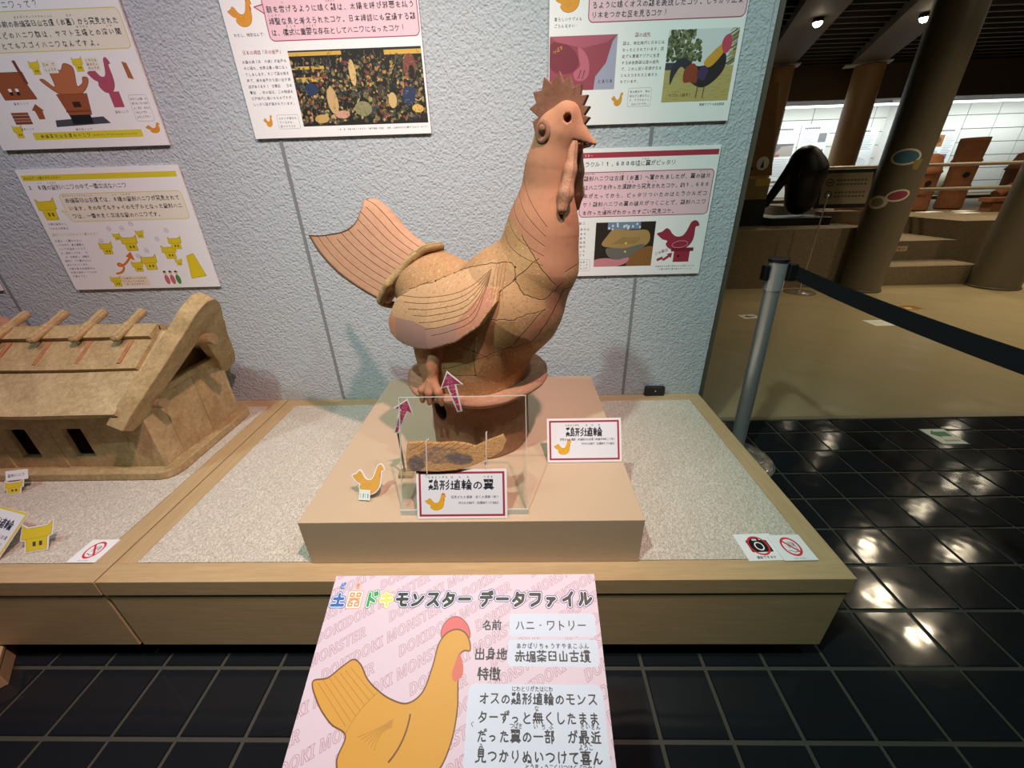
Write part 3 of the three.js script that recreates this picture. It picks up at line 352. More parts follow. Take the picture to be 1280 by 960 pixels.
const P4 = poster((x) => {
  x.fillStyle = '#a8364a'; x.fillRect(0.01 * PW, 0.03 * PH, 0.98 * PW, 0.036 * PH); L(x, '２．オスの鶏のハニワ', 0.03, 0.4, 0.11, 42, 0.08);
  bubble(x, 0.2, 0.165, 0.992, 0.385, PINKBOX, PINKLINE);
  L(x, '朝、太陽に向かって鳴く鶏。このハニワは夜明けを告げ', 0.215, 0.975, 0.225, 40); L(x, 'るように鳴くオスの鶏を表現したコケ。しっかり止ま', 0.215, 0.975, 0.292, 40); L(x, 'り木をつかむ足を見るコケ！', 0.215, 0.605, 0.345, 40);
  rooster(x, 0.02 * PW, 0.165 * PH, 0.15 * PW, 0.19 * PH, '#e09a2b', '#a46a18', '#c95b3a'); small(x, ['素らしいケヅメも', 'ごらんなさい…'], 0.026, 0.17, 0.362, 0.036, 22);
  // printed photograph of a clay foot
  { const [a, b, w, h] = [0.004 * PW, 0.455 * PH, 0.352 * PW, 0.322 * PH]; x.save(); x.beginPath(); x.rect(a, b, w, h); x.clip(); x.fillStyle = '#a9aac4'; x.fillRect(a, b, w, h);
    poly(x, [[0, 0], [1, 0], [0.93, 0.12], [0.85, 0.5], [0.7, 0.75], [0.68, 1], [0, 1]].map(([p, q]) => [a + p * w, b + q * h]), '#9c4355');
    poly(x, curvePts([[0.05, 0.1], [0.3, 0.18], [0.44, 0.45], [0.36, 0.65], [0.1, 0.66], [-0.05, 0.4]]).map(([p, q]) => [a + p * w, b + q * h]), '#7d2e40'); poly(x, [[0, 0], [1, 0], [0.85, 0.13], [0.5, 0.22], [0.1, 0.1]].map(([p, q]) => [a + p * w, b + q * h]), '#b25a70');
    poly(x, curvePts([[0.43, 0.2], [0.53, 0.3], [0.6, 0.52], [0.58, 0.75], [0.5, 0.82], [0.4, 0.8], [0.37, 0.66], [0.46, 0.55], [0.44, 0.4]]).map(([p, q]) => [a + p * w, b + q * h]), '#c0677c'); x.strokeStyle = '#5d1f2f'; x.lineWidth = 5; for (const p of [0.44, 0.5]) { x.beginPath(); x.moveTo(a + p * w, b + 0.78 * h); x.lineTo(a + (p + 0.04) * w, b + 0.62 * h); x.stroke(); }
    x.save(); x.translate(a + 0.05 * w, b + 0.3 * h); x.rotate(-0.5); strokeText(x, 'つばさ', 0, 0, 26, 0.1, '#e0b03a'); x.restore(); strokeText(x, 'とまり木', a + 0.74 * w, b + 0.84 * h, 27, 0.09, '#2d2430'); x.restore(); }
  L(x, '鶏の祖先', 0.445, 0.525, 0.463, 27, 0.085, '#8e3450');
  small(x, ['鶏は、弥生時代に日本に伝', 'わったとされています。現', '在でも東南アジアに生息', 'する赤色野鶏は鶏の祖先', 'で、これに近い系統が日本', 'にもたらされたと考えら', 'れています。'], 0.386, 0.603, 0.509, 0.0373, 22);
  rooster(x, 0.345 * PW, 0.79 * PH, 0.065 * PW, 0.11 * PH, '#e09a2b', '#a46a18'); x.strokeStyle = '#8b8b93'; x.lineWidth = 2; rrect(x, 0.435 * PW, 0.775 * PH, 0.125 * PW, 0.115 * PH, 16); x.stroke(); small(x, ['鳥の部分や尾羽の', '色などと考えると', 'て、ケヅメもりっ', 'ぱなのコケです。'], 0.443, 0.553, 0.797, 0.026, 17);
  { const [a, b, w, h] = [0.619 * PW, 0.443 * PH, 0.36 * PW, 0.428 * PH]; x.save(); x.beginPath(); x.rect(a, b, w, h); x.clip(); x.fillStyle = '#d8dde2'; x.fillRect(a, b, w, h);
    for (let i = 0; i < 260; i++) { const p = rnd() * 0.5, q = rnd() * 0.42; if (p > 0.38 && q < 0.15) continue; x.fillStyle = ['#4c5436', '#6a6f48', '#383f2a', '#7d8058'][i % 4]; x.beginPath(); x.ellipse(a + p * w, b + q * h, 14, 9, rnd() * 3, 0, 7); x.fill(); } for (let i = 0; i < 140; i++) { x.strokeStyle = ['#6f7047', '#a79a63', '#4f4a2e'][i % 3]; x.lineWidth = 5; const p = 0.86 + rnd() * 0.2, q = rnd() * 0.5; x.beginPath(); x.moveTo(a + p * w, b + q * h); x.lineTo(a + (p + 0.1) * w, b + (q - 0.07) * h); x.stroke(); }
    x.fillStyle = '#b9a86a'; x.fillRect(a, b + 0.5 * h, w, h); x.fillStyle = '#a4935a'; for (let i = 0; i < 90; i++) x.fillRect(a + rnd() * w, b + (0.55 + rnd() * 0.45) * h, 40, 3); x.fillStyle = '#3d3a4a'; x.fillRect(a, b + 0.44 * h, w * 0.16, h * 0.1);
    const S = (pts, c) => poly(x, curvePts(pts).map(([p, q]) => [a + p * w, b + q * h]), c);
    S([[0.1, 0.75], [0.1, 0.5], [0.22, 0.38], [0.38, 0.45], [0.36, 0.6], [0.24, 0.5], [0.16, 0.6]], '#2c2b38'); S([[0.3, 0.6], [0.34, 0.46], [0.5, 0.5], [0.68, 0.45], [0.84, 0.32], [0.88, 0.5], [0.78, 0.68], [0.6, 0.8], [0.46, 0.76]], '#261f22'); S([[0.3, 0.72], [0.3, 0.52], [0.42, 0.46], [0.5, 0.6], [0.48, 0.74], [0.4, 0.72]], '#8c3b1f'); S([[0.56, 0.46], [0.68, 0.3], [0.8, 0.2], [0.86, 0.2], [0.8, 0.36], [0.64, 0.52]], '#d39b35'); S([[0.78, 0.2], [0.82, 0.1], [0.88, 0.08], [0.92, 0.16], [0.9, 0.3], [0.84, 0.34]], '#c34660'); S([[0.48, 0.62], [0.56, 0.5], [0.64, 0.56], [0.58, 0.7]], '#45305c');
    x.strokeStyle = '#3a3026'; x.lineWidth = 6; for (const p of [0.52, 0.62]) { x.beginPath(); x.moveTo(a + p * w, b + 0.76 * h); x.lineTo(a + (p - 0.01) * w, b + 0.95 * h); x.stroke(); } strokeText(x, 'ケヅメ（蹴爪）', a + 0.1 * w, b + 0.9 * h, 24, 0.09, '#443a20'); x.restore(); }
  small(x, ['東南アジアの赤色野鶏'], 0.83, 0.965, 0.892, 0.03, 18);
});
const P5 = poster((x) => {
  x.fillStyle = '#a8364a'; x.fillRect(0.01 * PW, 0.03 * PH, 0.983 * PW, 0.038 * PH); L(x, 'みんなで！土器ドキモンスター', 0.02, 0.275, 0.05, 21, 0.11, '#f4e6ea');
  L(x, '３．ハニワのミラクル！1,600年後に翼がピッタリ', 0.02, 0.755, 0.112, 42, 0.08); ruby(x, 'つばさ', 0.555, 0.6, 0.082);
  bubble(x, 0.205, 0.17, 0.985, 0.505, PINKBOX, PINKLINE);
  const T5 = ['鶏形ハニワは古墳（お墓）へ置かれましたが、翼の破片', 'はハニワを作った遺跡から発見されたコケ。約1,600', '年がたってから、ピッタリついたのはミラクルだコ', 'ケ！鶏形ハニワの翼の破片がつくことで、鶏形ハニワ', 'を作った場所がわかったすごい発見コケ。'];
  T5.forEach((s, i) => L(x, s, 0.225, i === 4 ? 0.8 : 0.97, 0.215 + i * 0.0645, 39)); ruby(x, 'にわとりがた', 0.225, 0.29, 0.181); ruby(x, 'こふん', 0.41, 0.47, 0.181); ruby(x, 'はへん', 0.9, 0.96, 0.181); ruby(x, 'いせき', 0.47, 0.53, 0.246); ruby(x, 'はっけん', 0.6, 0.66, 0.246); ruby(x, 'ばしょ', 0.35, 0.4, 0.439);
  small(x, ['ハニワを作った土器工房'], 0.03, 0.275, 0.555, 0.03, 22, '#8e3450'); small(x, ['作られた遺跡は赤堀茶臼山', '古墳から近い場所にある', '遺跡です。ここでは家や', 'ハニワを作る場所が発見', 'されています。古墳時代', 'の土器も見つかりました', 'が、翼の破片は特別です'], 0.03, 0.28, 0.603, 0.036, 21);
  x.strokeStyle = '#8b8b93'; x.lineWidth = 2; rrect(x, 0.16 * PW, 0.855 * PH, 0.13 * PW, 0.1 * PH, 14); x.stroke(); small(x, ['この翼は近く', 'のコーナーで', '見られるコケ'], 0.17, 0.28, 0.877, 0.028, 19);
  { const [a, b, w, h] = [0.314 * PW, 0.552 * PH, 0.369 * PW, 0.37 * PH]; x.save(); x.beginPath(); x.rect(a, b, w, h); x.clip(); x.fillStyle = '#2a211a'; x.fillRect(a, b, w, h); x.fillStyle = '#6f8aa8'; x.fillRect(a + 0.2 * w, b, w * 0.55, h * 0.16); x.fillStyle = '#dfe6ee'; for (let i = 0; i < 14; i++) x.fillRect(a + (0.2 + rnd() * 0.55) * w, b + rnd() * 0.14 * h, 14, 18);
    const S = (pts, c) => poly(x, curvePts(pts).map(([p, q]) => [a + p * w, b + q * h]), c); S([[0.12, 0.5], [0.2, 0.3], [0.3, 0.16], [0.6, 0.18], [0.88, 0.2], [0.92, 0.45], [0.7, 0.62], [0.4, 0.58]], '#a98a56'); S([[0.2, 0.58], [0.5, 0.58], [0.84, 0.5], [0.8, 0.68], [0.5, 0.84], [0.26, 0.78]], '#6d6a66'); S([[0.6, 0.8], [0.9, 0.55], [1.05, 0.6], [1, 1.1], [0.6, 1.1]], '#8a6034'); S([[0, 0.85], [0.2, 0.8], [0.42, 0.84], [0.6, 0.8], [0.58, 0.9], [0.4, 1], [0, 1.05]], '#c9848c'); x.strokeStyle = '#3b3222'; x.lineWidth = 3; for (let i = 0; i < 8; i++) { x.beginPath(); x.moveTo(a + (0.3 + i * 0.05) * w, b + 0.48 * h); x.quadraticCurveTo(a + (0.4 + i * 0.05) * w, b + 0.42 * h, a + (0.48 + i * 0.04) * w, b + 0.33 * h); x.stroke(); }
    x.fillStyle = '#e8d23c'; for (const q of [0.47, 0.66]) { x.beginPath(); x.arc(a + 0.53 * w, b + q * h, 9, 0, 7); x.fill(); } x.restore(); }
  rooster(x, 0.7 * PW, 0.53 * PH, 0.26 * PW, 0.31 * PH, '#9c2f45', '#6d1a2e'); x.fillStyle = '#9c2f45'; x.fillRect(0.82 * PW, 0.775 * PH, 0.1 * PW, 0.12 * PH); x.fillStyle = '#7d2236'; x.fillRect(0.8 * PW, 0.775 * PH, 0.14 * PW, 0.03 * PH); x.fillStyle = '#2d0d16'; x.beginPath(); x.ellipse(0.85 * PW, 0.845 * PH, 9, 13, 0, 0, 7); x.fill();
  x.strokeStyle = '#e6a3b4'; x.lineWidth = 4; x.beginPath(); x.ellipse(0.85 * PW, 0.745 * PH, 68, 28, -0.1, 0, 7); x.stroke(); x.save(); x.translate(0.7 * PW, 0.822 * PH); x.rotate(-0.3); strokeText(x, 'この部分', 0, 0, 28, 0.1, '#7a2338'); x.restore(); poly(x, [[0.715, 0.865], [0.75, 0.845], [0.755, 0.865], [0.785, 0.835], [0.775, 0.825], [0.81, 0.815], [0.805, 0.86], [0.797, 0.85], [0.76, 0.885], [0.75, 0.87], [0.72, 0.885]].map(([p, q]) => [p * PW, q * PH]), '#9c2f45'); small(x, ['赤堀茶臼山古墳で発見された鶏形ハニワの', '写しの翼の部分に翼の破片がつくところ'], 0.715, 0.965, 0.93, 0.025, 14);
});
const P0 = poster((x) => { x.fillStyle = '#ddd034'; x.fillRect(0.02 * PW, 0.045 * PH, 0.957 * PW, 0.042 * PH); });

// data board in front
const BW = 1400, BH = 990;
const boardTex = (() => {
  const [c, x] = canvas(BW, BH, '#d6c6d8'); const U = (u) => u * BW;
  x.save(); x.rotate(-0.50); x.font = 'italic bold 62px sans-serif'; x.lineWidth = 3; x.strokeStyle = '#b795a6'; for (let r = 0; r < 20; r++) for (let k = -1; k < 3; k++) x.strokeText('DOKIDOKI MONSTER', -900 + k * 735 + (r % 2) * 360, -60 + r * 84); x.restore();
  const title = (s, u0, u1, v, size, fill, edge) => { const a = (U(u1) - U(u0)) / [...s].length / size; const o = { adv: a }; strokeText(x, s, U(u0), U(v), size, 0.40, edge, o); strokeText(x, s, U(u0), U(v), size, 0.30, '#fbfbfd', o); strokeText(x, s, U(u0), U(v), size, s === '器' ? 0.11 : 0.2, fill, o); };
  title('土', 0.008, 0.070, 0.083, 74, '#2a62b8', '#2a62b8'); title('器', 0.070, 0.132, 0.083, 74, '#e0905c', '#e0905c'); title('ド', 0.134, 0.192, 0.083, 72, '#2c9a58', '#2c9a58'); title('キ', 0.194, 0.252, 0.083, 72, '#e9d766', '#c9b23c');
  title('モンスター', 0.254, 0.548, 0.083, 74, '#14151f', '#3d4f96'); title('データファイル', 0.570, 0.990, 0.083, 74, '#14151f', '#3d4f96'); title('ど', 0.026, 0.054, 0.036, 30, '#2a62b8', '#2a62b8'); title('き', 0.088, 0.116, 0.036, 30, '#c98a68', '#c98a68');
  x.fillStyle = '#cbd8ec'; for (const [u0, v0, u1, v1, r] of [[0.683, 0.131, 0.985, 0.202, 18], [0.680, 0.210, 0.985, 0.286, 18], [0.553, 0.333, 0.985, 0.73, 34]]) { rrect(x, U(u0), U(v0), U(u1 - u0), U(v1 - v0), r); x.fill(); }
  const T = (s, u0, u1, v, size, w = 0.115, col = '#25232c') => lineText(x, s, U(u0), U(u1), U(v), size, w, col);
  T('名前', 0.588, 0.656, 0.166, 47); T('ハニ・ワトリー', 0.704, 0.956, 0.167, 48, 0.1); T('出身地', 0.566, 0.678, 0.251, 51); T('あかぼりちゃうすやまこふん', 0.708, 0.957, 0.228, 25, 0.1); T('赤堀茶臼山古墳', 0.704, 0.958, 0.257, 49, 0.12); T('特徴', 0.580, 0.658, 0.306, 53);
  T('にわとりがたはにわ', 0.694, 0.828, 0.345, 21, 0.1); T('オスの鶏形埴輪のモンス', 0.590, 0.968, 0.370, 45); T('な', 0.766, 0.790, 0.394, 21, 0.1); T('ターずっと無くしたまま', 0.588, 0.968, 0.416, 45);
  T('つばさ', 0.688, 0.728, 0.436, 21, 0.1); T('いちぶ', 0.762, 0.832, 0.437, 21, 0.1); T('さいきん', 0.905, 0.968, 0.435, 21, 0.1); T('だった翼の一部　が最近', 0.588, 0.968, 0.460, 45); T('く', 0.566, 0.580, 0.434, 20, 0.1); T('み', 0.596, 0.616, 0.484, 21, 0.1); T('よろこ', 0.895, 0.940, 0.482, 21, 0.1); T('見つかりぬいつけて喜ん', 0.588, 0.968, 0.505, 45); T('とうきょうこくりつはくぶつかん', 0.735, 0.945, 0.527, 21, 0.1);
  // plain golden bird shape, no face
  const S = (pts, f, l, w) => poly(x, curvePts(pts).map(([a, b]) => [U(a), U(b)]), f, l, w);
  S([[0.447, 0.205], [0.443, 0.178], [0.462, 0.150], [0.49, 0.140], [0.52, 0.152], [0.541, 0.178], [0.545, 0.205], [0.50, 0.185]], '#d5656a', '#8a4a2a', 4);
  S([[0.022, 0.332], [0.070, 0.322], [0.112, 0.290], [0.146, 0.270], [0.172, 0.282], [0.21, 0.325], [0.258, 0.357], [0.30, 0.376], [0.357, 0.386], [0.40, 0.360], [0.425, 0.290], [0.440, 0.220], [0.465, 0.190], [0.50, 0.180], [0.53, 0.192], [0.548, 0.222], [0.549, 0.243], [0.53, 0.243], [0.515, 0.255], [0.517, 0.33], [0.522, 0.40], [0.51, 0.48], [0.48, 0.54], [0.42, 0.58], [0.30, 0.59], [0.20, 0.57], [0.165, 0.525], [0.175, 0.467], [0.12, 0.440], [0.06, 0.390]], '#cf9a38', '#6b401c', 6);
  S([[0.512, 0.25], [0.530, 0.285], [0.528, 0.315], [0.505, 0.328], [0.494, 0.31], [0.503, 0.275]], '#cf6a5c', null, 0);
  x.strokeStyle = '#b27f28'; x.lineWidth = 3; for (let i = 0; i < 7; i++) { x.beginPath(); x.moveTo(U(0.04 + i * 0.017), U(0.335 - i * 0.007)); x.lineTo(U(0.17 + i * 0.012), U(0.445 - i * 0.013)); x.stroke(); }
  x.beginPath(); x.moveTo(U(0.252), U(0.36)); x.quadraticCurveTo(U(0.19), U(0.41), U(0.174), U(0.465)); x.stroke(); for (let i = 0; i < 6; i++) { x.beginPath(); x.moveTo(U(0.32), U(0.425 + i * 0.004)); x.quadraticCurveTo(U(0.28), U(0.45), U(0.215 + i * 0.012), U(0.47 + i * 0.006)); x.stroke(); }
  x.strokeStyle = '#6b4526'; x.lineWidth = 7; x.beginPath(); x.moveTo(U(0.372), U(0.412)); x.quadraticCurveTo(U(0.37), U(0.48), U(0.325), U(0.525)); x.stroke();
  return canvasTex(c);
})();
function labelCard(w, h, main, rub, lines) {
  const [c, x] = canvas(w, h, '#f4f2f4'); x.strokeStyle = '#a5354c'; x.lineWidth = h * 0.045; x.strokeRect(h * 0.07, h * 0.07, w - h * 0.14, h - h * 0.14); x.fillStyle = '#e9edf7'; x.fillRect(h * 0.09, h * 0.09, w - h * 0.18, h - h * 0.18);
  for (const [s, u0, u1] of rub) lineText(x, s, u0 * w, u1 * w, 0.155 * h, h * 0.05, 0.1, '#333');
  const [s, u0, u1, size] = main; lineText(x, s, u0 * w, u1 * w, 0.31 * h, size * h, 0.105, '#20222e'); rooster(x, w * 0.09, h * 0.47, w * 0.24, h * 0.42, '#e6b02c', '#a87c18', '#d06a3c');
  lines.forEach(([t, v, a]) => lineText(x, t, a * w, 0.92 * w, v * h, h * 0.058, 0.1, '#4a4a55'));
  return canvasTex(c);
}
const card1 = labelCard(720, 390, ['鶏形埴輪の翼', 0.13, 0.86, 0.22], [['にわとりがた', 0.13, 0.36], ['は', 0.38, 0.41], ['に', 0.47, 0.5], ['わ', 0.56, 0.59], ['つばさ', 0.74, 0.86]], [['発見された遺跡：近くの遺跡（町）', 0.56, 0.38], ['作られた時代：古墳時代（５世紀）', 0.68, 0.46]]);
const card2 = labelCard(720, 420, ['鶏形埴輪', 0.25, 0.74, 0.22], [['にわとりがた', 0.25, 0.44], ['は', 0.52, 0.55], ['に', 0.6, 0.63], ['わ', 0.69, 0.72]], [['発見された遺跡：赤堀茶臼山古墳（赤堀今井町二丁目）', 0.48, 0.17], ['作られた時代：古墳時代（５世紀）', 0.58, 0.46]]);
const noTouch = (() => { const [c, x] = canvas(480, 360, '#f3f4f8'); const X = 240, Y = 170; x.strokeStyle = '#2f3d60'; x.lineWidth = 8; x.lineJoin = 'round'; x.beginPath(); x.moveTo(170, 225); x.lineTo(215, 232); x.lineTo(238, 250); x.lineTo(300, 240); x.bezierCurveTo(320, 190, 310, 130, 300, 112); x.lineTo(290, 170); x.moveTo(286, 165); x.lineTo(276, 100); x.moveTo(266, 165); x.lineTo(250, 98); x.moveTo(246, 170); x.lineTo(224, 108); x.moveTo(228, 178); x.lineTo(205, 135); x.lineTo(212, 196); x.stroke(); x.strokeStyle = '#d8323c'; x.lineWidth = 26; x.beginPath(); x.arc(X, Y, 120, 0, 7); x.moveTo(X - 82, Y - 82); x.lineTo(X + 82, Y + 82); x.stroke(); strokeText(x, 'ふれないでください', 150, 332, 20, 0.1, '#667'); return canvasTex(c); })();
const cameraOK = (() => { const [c, x] = canvas(480, 360, '#f3f4f8'); x.fillStyle = '#15151a'; rrect(x, 110, 90, 270, 160, 16); x.fill(); x.fillRect(170, 60, 120, 50); x.fillStyle = '#f3f4f8'; x.fillRect(200, 74, 60, 22); x.strokeStyle = '#d8323c'; x.lineWidth = 22; x.beginPath(); x.arc(240, 165, 118, 0, 7); x.stroke(); x.strokeStyle = '#f3f4f8'; x.lineWidth = 16; x.beginPath(); x.arc(245, 172, 50, 0, 7); x.stroke(); x.fillStyle = '#15151a'; x.beginPath(); x.arc(245, 172, 38, 0, 7); x.fill(); strokeText(x, '撮影できます', 120, 318, 38, 0.11, '#2a2730'); return canvasTex(c); })();
const arrowTex = (() => { const [c, x] = canvas(128, 512, '#b03a63'); x.save(); x.translate(64, 60); [...'ここについていた'].forEach((ch, i) => strokeText(x, ch, -19, i * 52, 38, 0.1, '#f1c9d6')); x.restore(); return canvasTex(c); })();
// ---------------------------------------------------------------- setting
const exhibitWall = struct('wall_back', moved(box(5.785, 3.2, 0.14), 0.785 - 5.785 / 2, 1.6, -0.07), M.plaster);
{ // vertical joints of the wall panels and the end strip
  for (const x of [-2.07, -0.812, 0.449]) { const s = part('joint_strip', box(0.011, 2.86, 0.004), M.seam, exhibitWall, [x, 1.77, 0.0005]); s.castShadow = false; }
  part('end_trim', box(0.022, 3.2, 0.17), M.trim, exhibitWall, [0.797, 1.6, -0.09]);
  part('edge_bead', box(0.012, 3.2, 0.006), M.plaster, exhibitWall, [0.778, 1.6, 0.002]);
}
const floor = struct('floor', moved(box(7.2, 0.1, 4.6), -1.2 + 1.6, -0.053, -0.317 + 2.3), M.grout);
{ // glazed tiles one by one
  const px = 0.1686, pz = 0.1617, x0 = 0.8232, z0 = 0.9477, gap = 0.009, hx = (px - gap) / 2, hz = (pz - gap) / 2, c = 0.0022, h = 0.004;
  const P = [[-hx, 0, -hz], [hx, 0, -hz], [hx, 0, hz], [-hx, 0, hz], [-hx + c, h, -hz + c], [hx - c, h, -hz + c], [hx - c, h, hz - c], [-hx + c, h, hz - c]];
  const quads = [[4, 7, 6, 5], [0, 4, 5, 1], [1, 5, 6, 2], [2, 6, 7, 3], [3, 7, 4, 0]], pos = [];
  for (const q of quads) for (const k of [0, 1, 2, 0, 2, 3]) pos.push(...P[q[k]]);
  const base = new THREE.BufferGeometry(); base.setAttribute('position', new THREE.Float32BufferAttribute(pos, 3)); base.computeVertexNormals();
  const variants = [0, 1, 2, 3, 4, 5].map((k) => { const g = base.clone(); metreUV(g); const uv = g.attributes.uv; for (let i = 0; i < uv.count; i++) uv.setXY(i, uv.getX(i) + k * 0.37, uv.getY(i) + k * 0.71); return g; });
  camera.updateMatrixWorld(); camera.aspect = 4 / 3; camera.updateProjectionMatrix();
  const spots = [];
  for (let i = -16; i < 20; i++) for (let k = -8; k < 22; k++) {
    const x = x0 + (i + 0.5) * px, z = z0 + (k + 0.5) * pz;
    if (z + hz < -0.29 || z + hz > 4.2 || x < -3.1 || x > 3.9) continue;
    const cut = z - hz < -0.30 ? (z + hz + 0.30) / (2 * hz) : 1;                                // the row cut at the edge of the beige floor
    const v = V3(x, 0, z).project(camera), seen = Math.abs(v.x) < 1.12 && Math.abs(v.y) < 1.12 && V3(x, 0, z).applyMatrix4(camera.matrixWorldInverse).z < 0;
    const under = x < 0.785 && z < 0.93, d2 = V3(x, 0, z).distanceToSquared(camera.position);
    spots.push({ x, z: cut < 1 ? (z + hz - 0.30) / 2 : z, cut, i, k, rank: (seen && !under ? 0 : 1e6) + d2 });
  }
  spots.sort((a, b) => a.rank - b.rank);
  const rest = [];
  spots.forEach((s, n) => {
    const g = variants[Math.floor(rnd() * 6)], tilt = [(rnd() - 0.5) * 0.008, 0, (rnd() - 0.5) * 0.008];
    if (n < 290 && s.rank < 1e6) part(`tile_${String(n).padStart(3, '0')}`, g, M.tile, floor, [s.x, -0.003 + rnd() * 0.0006, s.z], tilt).scale.z = s.cut;
    else rest.push(g.clone().scale(1, 1, s.cut).translate(s.x, -0.003, s.z));
  });
  if (rest.length) part('tile_field', mergeGeometries(rest), M.tile, floor).userData.kind = 'stuff';
}
const hallFloor = struct('floor_hall', moved(box(17, 0.1, 9.2), 4, -0.048, -0.317 - 4.6), M.vinyl);
part('edge_strip', box(7.2, 0.008, 0.03), std({ color: lin(0.2, 0.17, 0.11), roughness: 0.35 }), hallFloor, [0.4, 0.003, -0.317]);
const ceiling = struct('ceiling', moved(box(17, 0.1, 14), 4, 3.25, -2.9), M.ceil);
for (let k = 0; k < 34; k++) part(`slat_${String(k).padStart(3, '0')}`, box(12, 0.07, 0.035), M.slat, ceiling, [6.9, 3.165, -0.6 - k * 0.24]);
struct('wall_left', moved(box(0.1, 3.3, 14), -4.55, 1.6, -2.9), M.hallwall);
struct('wall_right', moved(box(0.1, 3.3, 14), 12.4, 1.6, -2.9), M.hallwall);
struct('wall_front', moved(box(17, 3.3, 0.1), 4, 1.6, 4.15), M.hallwall);
struct('wall_far', moved(box(17, 3.3, 0.1), 4, 1.6, -9.95), M.hallwall);
struct('trim_1', moved(box(10.6, 0.62, 0.25), 7.1, 2.87, -8.45), M.bulk);                       // bulkhead over the show case
// ---------------------------------------------------------------- far show case with lit panel wall
{
  const cw = struct('wall_case', moved(box(10.6, 2.9, 0.06), 7.1, 1.45, -9.6), std({ color: lin(0.22, 0.225, 0.22), roughness: 0.8 }));
  const panel = box(0.684, 0.258, 0.02);
  for (let i = 0; i < 15; i++) for (let k = 0; k < 7; k++) part(`wall_panel_${String(i * 7 + k).padStart(3, '0')}`, panel, M.casewall, cw, [2.3 + i * 0.7, 0.86 + k * 0.272, -9.556]);
  part('return_pier', box(0.62, 2.9, 0.5), M.white, cw, [8.86, 1.45, -9.3]);
  part('pier_edge', box(0.12, 2.9, 0.52), std({ color: lin(0.42, 0.46, 0.42), roughness: 0.7 }), cw, [9.24, 1.45, -9.29]);
  struct('trim_2', moved(box(10.6, 0.72, 1.2), 7.1, 0.36, -9.0), M.stone);                     // case base
  const lamp = thing('case_light', 'long white tube light under the bulkhead of the lit show case', 'light', [7.1, 2.52, -8.8]);
  part('diffuser', box(10, 0.03, 0.08), std({ color: lin(0.8, 0.8, 0.8), emissive: lin(0.9, 1, 1), emissiveIntensity: 3 }), lamp);
  const ra = new THREE.RectAreaLight(new THREE.Color().setRGB(0.94, 1, 0.95), 18, 10, 0.16); ra.position.set(0, -0.03, 0); ra.lookAt(0, -1.5, -0.62); lamp.add(ra);
  // information sheets on the panel wall
  const sheet = (x0, y0, w, h, label, draw) => { const [c, x] = canvas(300, Math.round(300 * h / w), '#eef4fa'); draw(x, c.width, c.height); const o = part(numbered('information_panel'), box(w, h, 0.012), M.white, scene, [x0, y0, -9.53]); o.userData = { label, category: 'poster', group: 'sheets on the lit case wall' }; const g = new THREE.PlaneGeometry(w, h); part('print', g, std({ map: canvasTex(c), roughness: 0.7 }), o, [0, 0, 0.0065]); };
  const lines = (x, W, a, b, n, y0, dy) => { x.fillStyle = '#9aa0aa'; for (let i = 0; i < n; i++) x.fillRect(a * W, y0 + i * dy, (b - a - (i % 3) * 0.05) * W, 4); };
  const head = (x, W, n) => { x.fillStyle = '#33363f'; for (let i = 0; i < n; i++) x.fillRect(W * 0.12 + i * 18, 26, 13, 15); };
  sheet(6.28, 1.68, 0.66, 1.15, 'tall white sheet with a grey landscape photograph on the lit case wall', (x, W, H) => { head(x, W, 11); lines(x, W, 0.1, 0.9, 5, 70, 14); x.fillStyle = '#6f6f72'; x.fillRect(W * 0.3, 165, W * 0.62, 120); x.fillStyle = '#b9b2ae'; poly(x, [[90, 260], [150, 190], [276, 180], [276, 285], [90, 285]], '#a9a3a0'); x.fillStyle = '#a8606a'; x.fillRect(W * 0.28, 262, 60, 26); lines(x, W, 0.1, 0.9, 12, 310, 15); });
  sheet(6.98, 1.80, 0.66, 0.93, 'white sheet with two small square pictures on the lit case wall', (x, W, H) => { head(x, W, 9); lines(x, W, 0.1, 0.55, 18, 70, 16); x.fillStyle = '#7d828a'; x.fillRect(W * 0.66, 80, 84, 84); x.fillRect(W * 0.66, 230, 84, 84); });
  sheet(8.12, 1.62, 0.66, 1.1, 'tall white sheet covered in line drawings on the lit case wall', (x, W, H) => { head(x, W, 10); lines(x, W, 0.1, 0.9, 10, 70, 14); x.strokeStyle = '#9aa2ac'; x.lineWidth = 3; for (let i = 0; i < 4; i++) { x.beginPath(); x.ellipse(W * 0.5, 330, 100 - i * 22, 50 - i * 10, 0, 0, 7); x.stroke(); } lines(x, W, 0.1, 0.9, 8, 400, 13); });
  sheet(9.98, 1.70, 0.66, 0.86, 'white sheet with an orange photograph on the lit case wall', (x, W, H) => { head(x, W, 12); x.fillStyle = '#a46a34'; x.fillRect(30, 70, 140, 110); x.fillStyle = '#5d3820'; x.beginPath(); x.ellipse(105, 120, 40, 30, 0, 0, 7); x.fill(); lines(x, W, 0.62, 0.95, 14, 75, 16); x.fillStyle = '#8c6a92'; x.fillRect(190, 250, 70, 50); x.fillStyle = '#bcd6dc'; x.fillRect(30, 220, 120, 90); lines(x, W, 0.1, 0.9, 4, 325, 14); });
  sheet(10.62, 1.66, 0.34, 0.44, 'small plain white sheet on the lit case wall', (x, W) => lines(x, W, 0.12, 0.88, 14, 40, 22));
}
